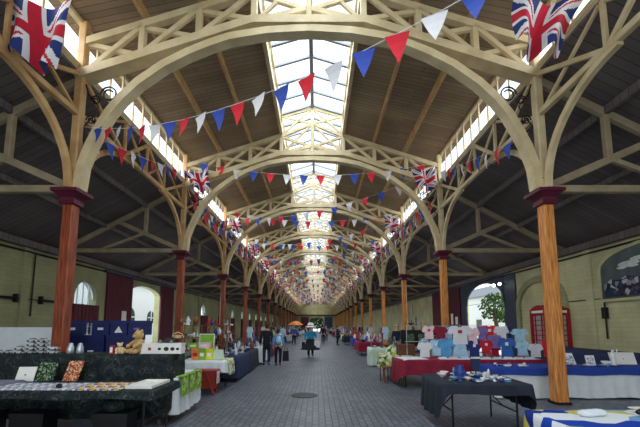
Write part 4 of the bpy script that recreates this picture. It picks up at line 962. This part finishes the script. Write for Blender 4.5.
# further stalls on both sides
COLS = [('marooncloth', 'maroon'), ('whitecloth', 'white'), ('navycloth', 'navy'), ('palegreen', 'pale green'), ('darkcloth', 'charcoal'), ('bluecloth', 'blue')]
def stall(x, y, s, i, cm, cn):
    nm = ORD[i]; sd = 'right' if s > 0 else 'left'
    table(x, y, 1.3, 2.2, 0, 'trestle table of the %s far stall on the %s' % (nm, sd))
    cloth(x, y, 1.3, 2.2, 0, .745, (.55, .5, .3, .5), cm, '%s tablecloth of the %s far stall on the %s' % (cn, nm, sd), amp=.02)
    scatter(x, y, 1.3, 2.2, 0, .75, ['vase', 'figurine', 'box', 'bowl', 'candlestick'], ['china', 'navycloth', 'wood', 'redpaint', 'chrome', 'grey', 'bluechina', 'yellow'], 14 if i < 5 else 7, 'on the %s far %s stall' % (nm, sd), sc=(1.3, 2.3), seed=100+i*2+(s > 0))
for i in range(13):
    cm, cn = COLS[(i*5) % 6]; stall(3.2+.25*(i % 2), 20.3+i*5.4, 1, i, cm, cn)
    cm, cn = COLS[(i*5+3) % 6]; stall(-3.0-.2*(i % 2), 24.3+i*5.4, -1, i, cm, cn)
# clothes racks / screens behind the far stalls
for i in range(8):
    for s, sd in ((-1, 'left'), (1, 'right')):
        y = 22+i*6.1+(2.5 if s < 0 else 0); x = s*4.5
        t = thing('garment_rail', 'rail of hanging clothes behind the %s far stalls, %s one' % (sd, ORD[i]), 'clothes rail', (x, y, 0), PI/2, 'garment rails behind the %s far stalls' % sd)
        MB().tube([(-.8,0,0),(-.8,0,1.6),(.8,0,1.6),(.8,0,0)], .02).build('frame', 'chrome', t)
        for q in range(6):
            vs, fs = tee(.3, .75); o = MB().add([(v[1]*2, v[0], v[2]+.8) for v in vs], fs).build('hanging_garment', ['palefab', 'fwhite', 'denim', 'jackred', 'greyfab', 'purple'][(q+i) % 6], t); o.location = (-.65+q*.26, 0, 0)

# ------------------------------------------------------------------ people
def skin_obj(name, verts, edges, radii, m, parent, root=0, sub=1):
    me = bpy.data.meshes.new(name); me.from_pydata(verts, edges, []); o = bpy.data.objects.new(name, me); COL.objects.link(o)
    md = o.modifiers.new('s', 'SKIN'); md.use_smooth_shade = True
    for i, r in enumerate(radii):
        r = r if isinstance(r, tuple) else (r, r); me.skin_vertices[0].data[i].radius = r
    me.skin_vertices[0].data[root].use_root = True
    sb = o.modifiers.new('u', 'SUBSURF'); sb.levels = sub; sb.render_levels = sub
    bpy.context.view_layer.update()
    me2 = bpy.data.meshes.new_from_object(o.evaluated_get(bpy.context.evaluated_depsgraph_get()))
    bpy.data.objects.remove(o); me2.name = name; me2.materials.clear(); me2.materials.append(M[m])
    me2.polygons.foreach_set('use_smooth', [True]*len(me2.polygons))
    n = bpy.data.objects.new(name, me2); COL.objects.link(n); n.parent = parent; return n
def person(loc, rz, H, label, top, bottom, hair, stride=.1, coat=None, skirt=None, arms=(.0, .0), lift=0):
    """faces -y when rz=0; metres"""
    t = thing('person', label, 'person', loc, rz); k = H/1.72
    z = lambda v: v*k; s1 = stride
    V = [(0,0,.93),(0,0,1.12),(0,0,1.34),(0,.0,1.47),(0,-.015,1.56),(0,-.02,1.66)]
    E_ = [(0,1),(1,2),(2,3),(3,4),(4,5)]; R = [(.13,.1),(.12,.09),(.15,.1),(.06,.06),(.075,.085),(.07,.08)]
    arm = []
    for s in (-1, 1):
        a = arms[0 if s < 0 else 1]; b = len(V)
        V += [(s*.19,0,1.40),(s*.25,.03-a*.1,1.13),(s*.26,-.06-a*.25,.9+a*.25),(s*.26,-.09-a*.32,.82+a*.3)]; R += [.058,.045,.036,.03]; E_ += [(2,b),(b,b+1),(b+1,b+2),(b+2,b+3)]; arm.append(b)
        hb = len(V); hx, hy, hz = V[b+3]
        for f_ in range(4):
            V += [(hx+s*.004, hy-.028+f_*.018, hz-.06), (hx-s*.012, hy-.03+f_*.018, hz-.1-(.01 if f_ in (1,2) else 0))]; R += [.009,.008]; E_ += [(b+3, hb+2*f_), (hb+2*f_, hb+2*f_+1)]
        V += [(hx-s*.012, hy-.045, hz-.04), (hx-s*.018, hy-.055, hz-.07)]; R += [.01,.009]; E_ += [(b+3, hb+8), (hb+8, hb+9)]
        lb = len(V); q = -s*s1
        V += [(s*.09,0,.88),(s*.1,-q*.5-.02,.49),(s*.1,-q*.3+abs(q)*.3,.09+(lift if s > 0 else 0)),(s*.11,-q*.3+abs(q)*.3-.15,.045+(lift if s > 0 else 0))]; R += [.09,.058,.04,.035]; E_ += [(0,lb),(lb,lb+1),(lb+1,lb+2),(lb+2,lb+3)]
        arm.append(lb)
    VV = [(x*k, y*k, zz*k) for x, y, zz in V]
    body = skin_obj('body', VV, E_, [tuple(a*k for a in (r if isinstance(r, tuple) else (r, r))) for r in R], 'skin', t)
    fc = MB()
    fc.ball((0,-.1*k,1.625*k), (.012*k,.018*k,.02*k), 8, 6)
    fc.build('nose', 'skin', t, smooth=True)
    for s in (-1, 1):
        MB().ball((s*.03*k,-.088*k,1.655*k), (.012*k,.008*k,.008*k), 8, 6).build('eye', 'black', t); MB().ball((s*.078*k,-.01*k,1.64*k), (.012*k,.02*k,.03*k), 8, 6).build('ear', 'skin', t)
    MB().ball((0,-.092*k,1.59*k), (.022*k,.008*k,.006*k), 8, 6).build('mouth', 'jackred', t)
    MB().ball((0,.012*k,1.675*k), (.088*k,.096*k,.085*k), 12, 8).ball((0,.055*k,1.62*k), (.078*k,.05*k,.09*k), 10, 8).build('hair', hair, t, smooth=True)
    # top
    A, LA, B, LB = arm[0], arm[1], arm[2], arm[3]
    tv = [(0,0,.86),(0,0,1.12),(0,0,1.34),(0,.0,1.45)]+[V[A],V[A+1],V[A+2],V[B],V[B+1],V[B+2]]
    te = [(0,1),(1,2),(2,3),(2,4),(4,5),(5,6),(2,7),(7,8),(8,9)]; tr = [(.17,.135),(.155,.12),(.175,.125),(.085,.08),.075,.062,.05,.075,.062,.05]
    if coat: tv[0] = (0,0,.62); tr[0] = (.2,.15)
    skin_obj('coat' if coat else 'jacket', [(x*k, y*k, zz*k) for x, y, zz in tv], te, [tuple(a*k for a in (r if isinstance(r, tuple) else (r, r))) for r in tr], top, t)
    bv = [(0,0,.98),(0,0,.9)]; be = [(0,1)]; br = [(.14,.11),(.15,.12)]
    for lb in (LA, LB):
        n = len(bv); bv += [V[lb],V[lb+1],V[lb+2]]; br += [.1,.075,.06]; be += [(1,n),(n,n+1),(n+1,n+2)]
    skin_obj('trousers', [(x*k, y*k, zz*k) for x, y, zz in bv], be, [tuple(a*k for a in (r if isinstance(r, tuple) else (r, r))) for r in br], bottom, t)
    for lb in (LA, LB):
        x, y, zz = V[lb+2]; MB().ball((x*k, (y-.07)*k, (zz-.04)*k), (.05*k,.14*k,.05*k), 10, 8).build('shoe', 'black', t, smooth=True)
    if skirt:
        mb = MB(); prof = [(.16,1.02),(.24,.85),(.38,.6),(.46,.42)]; n = 24; vs = []; fs = []
        for r_, zz in prof: vs += [(r_*k*cos(2*PI*i/n)*(1+.06*sin(6*PI*i/n*2)), r_*k*.8*sin(2*PI*i/n)*(1+.06*sin(6*PI*i/n*2)), zz*k) for i in range(n)]
        for j in range(3):
            for i in range(n): fs.append((n*j+i, n*j+(i+1)%n, n*j+n+(i+1)%n, n*j+n+i))
        mb.add(vs, fs).build('skirt', skirt, t, smooth=True)
    return t
def bag(loc, w, h, m, label, rz=0):
    t = thing('shopping_bag', label, 'bag', loc, rz)
    MB().add([(-w/2,-.06,0),(w/2,-.06,0),(w/2,.06,0),(-w/2,.06,0),(-w/2*.9,-.03,h),(w/2*.9,-.03,h),(w/2*.9,.03,h),(-w/2*.9,.03,h)], [(3,2,1,0),(4,5,6,7),(0,1,5,4),(1,2,6,5),(2,3,7,6),(3,0,4,7)]).build('bag_body', m, t)
    MB().tube([(-w*.25,0,h),(-w*.2,0,h+.13),(w*.2,0,h+.13),(w*.25,0,h)], .01).build('handle', m, t); return t
person((-1.95, 14.7, 0), PI+.15, 1.72, 'person in a long dark coat seen from behind, walking by the left stalls', 'blackfab', 'denim', 'hairdark', .12, coat=True)
person((-1.45, 14.65, 0), PI-.1, 1.5, 'shorter person in a light blue jacket beside the one in the dark coat', 'lightblue', 'blackfab', 'hairdark', .1)
bag((-1.12, 14.6, .18), .26, .42, 'blackfab', 'black bag hanging at the right side of the person in light blue')
tag(MB().ball((0,0,0), (.12,.06,.16), 12, 8).build('backpack', 'palefab', loc=(-1.42, 14.47, 1.06), smooth=True), 'small pale bag on the back of the person in light blue', 'bag')
person((-.14, 18.4, 0), .1, 1.62, 'person in a teal jacket and dark skirt walking down the middle of the hall', 'teal', 'blackfab', 'hairdark', .28, skirt='blackfab', arms=(.1, .3), lift=.05).scale = (1.22, 1.22, 1.0)
t = thing('sun_hat', 'wide white hat on the person in the teal jacket', 'hat', (-.14, 18.39, 1.6)); MB().lathe([(.3,-.03),(.29,.0),(.17,.05),(.16,.16),(.1,.22),(0,.235)], n=18).build('brim_and_crown', 'fwhite', t, smooth=True); MB().lathe([(.172,.05),(.168,.09)], n=18).build('band', 'greyfab', t)
bag((.2, 18.2, .52), .3, .34, 'fwhite', 'white shopping bag held by the person in teal'); bag((-.5, 18.3, .5), .22, .3, 'blackfab', 'black bag at the left of the person in teal')
person((-1.85, 30.5, 0), PI, 1.66, 'far person in a mid blue jacket and dark trousers left of the walkway', 'midblue', 'blackfab', 'hairgrey', .15)
person((-2.5, 27.0, 0), PI-.4, 1.68, 'person in a pale top standing at the left far stalls', 'palefab', 'denim', 'hairdark', .05)
person((.75, 32, 0), PI+.2, 1.7, 'far person in dark clothes right of the one in teal', 'blackfab', 'denim', 'hairdark', .15)
person((1.15, 36, 0), 0, 1.65, 'very far person in a grey jacket walking towards the camera', 'greyfab', 'denim', 'hairgrey', .15)
person((1.95, 29.5, 0), PI/2, 1.66, 'person in a dark coat leaning over the right far stall', 'denim', 'blackfab', 'hairdark', .05, coat=True, arms=(.6, .6))
person((-.6, 45, 0), 0, 1.7, 'distant person in a red top near the far end of the hall', 'jackred', 'denim', 'hairdark', .15)
person((4.0, 16.3, 0), .3, 1.68, 'stallholder in dark clothes behind the pale green table', 'denim', 'blackfab', 'hairgrey', .02)
person((-4.3, 17.4, 0), 1.2, 1.66, 'stallholder in a white top behind the left bric-a-brac tables', 'fwhite', 'denim', 'hairgrey', .02)

t = thing('parasol', 'orange parasol over a far stall left of the walkway', 'parasol', (-1.9, 33.5, 0))
MB().tube([(0,0,0),(0,0,2.1)], .025).build('pole', 'grey', t); MB().lathe([(.75,1.75),(.5,1.95),(.2,2.1),(0,2.15)], n=8).build('canopy', 'orange', t)
tag(MB().ball((0,0,.1), (.17,.12,.1), 12, 8).tube([(-.1,0,.17),(0,0,.26),(.1,0,.17)], .012).build('storage_bag', 'camo', loc=(-2.86, 5.3, .36), smooth=True), 'dark camouflage bag on the rightmost black crate under the front left table', 'bag')
for i, x in enumerate((-4.9, -4.1, -2.86)): tag(MB().box((-.25,-.15,0),(.25,.15,.32)).box((-.26,-.16,.32),(.26,.16,.36)).build('storage_crate', 'black', loc=(x, 5.35, 0)), 'black crate on the floor under the front left table, %s of three' % ('left', 'middle', 'right')[i], 'crate')
# ------------------------------------------------------------------ light
w = bpy.data.worlds.new('World'); S.world = w; w.use_nodes = True
bg = w.node_tree.nodes['Background']; bg.inputs[0].default_value = (.86, .93, 1, 1); bg.inputs[1].default_value = 1.9
def area(name, loc, rot, sx, sy, L, col=(1, 1, 1)):
    l = bpy.data.lights.new(name, 'AREA'); l.shape = 'RECTANGLE'; l.size = sx; l.size_y = sy; l.energy = L*PI*sx*sy; l.color = col
    o = bpy.data.objects.new(name, l); COL.objects.link(o); o.location = loc; o.rotation_euler = rot; return o
LY = (YEND+YBACK)/2; LL = YEND-YBACK
area('skylight_daylight', (0, LY, 11.7), (0, 0, 0), 3.4, LL, 5.2, (.88, .94, 1))
for s in (-1, 1):
    area('clerestory_daylight', (s*6.6, LY, 9.3), (0, s*math.radians(58), 0), 1.6, LL, 8 if s < 0 else 5.5, (1, .95, .86))
area('left_door_daylight', (-12.5, 21, 3), (0, -math.radians(80), 0), 3.5, 5, 4)
area('right_door_daylight', (12.5, 21, 3), (0, math.radians(80), 0), 3.5, 5, 4)

# ------------------------------------------------------------------ camera
cam = bpy.data.cameras.new('Camera'); co = bpy.data.objects.new('Camera', cam); COL.objects.link(co)
cam.sensor_width = 36; cam.lens = 340/640*36; cam.shift_x = 3/640; cam.shift_y = (289-213.5)/640; cam.clip_end = 300; cam.clip_start = .05
co.location = (.2, 0, 1.65); co.rotation_euler = (math.radians(96.2), 0, 0); S.camera = co
vs_ = S.view_settings; vs_.view_transform = 'Standard'; vs_.look = 'None'; vs_.exposure = .1; vs_.gamma = 1; vs_.use_curve_mapping = False
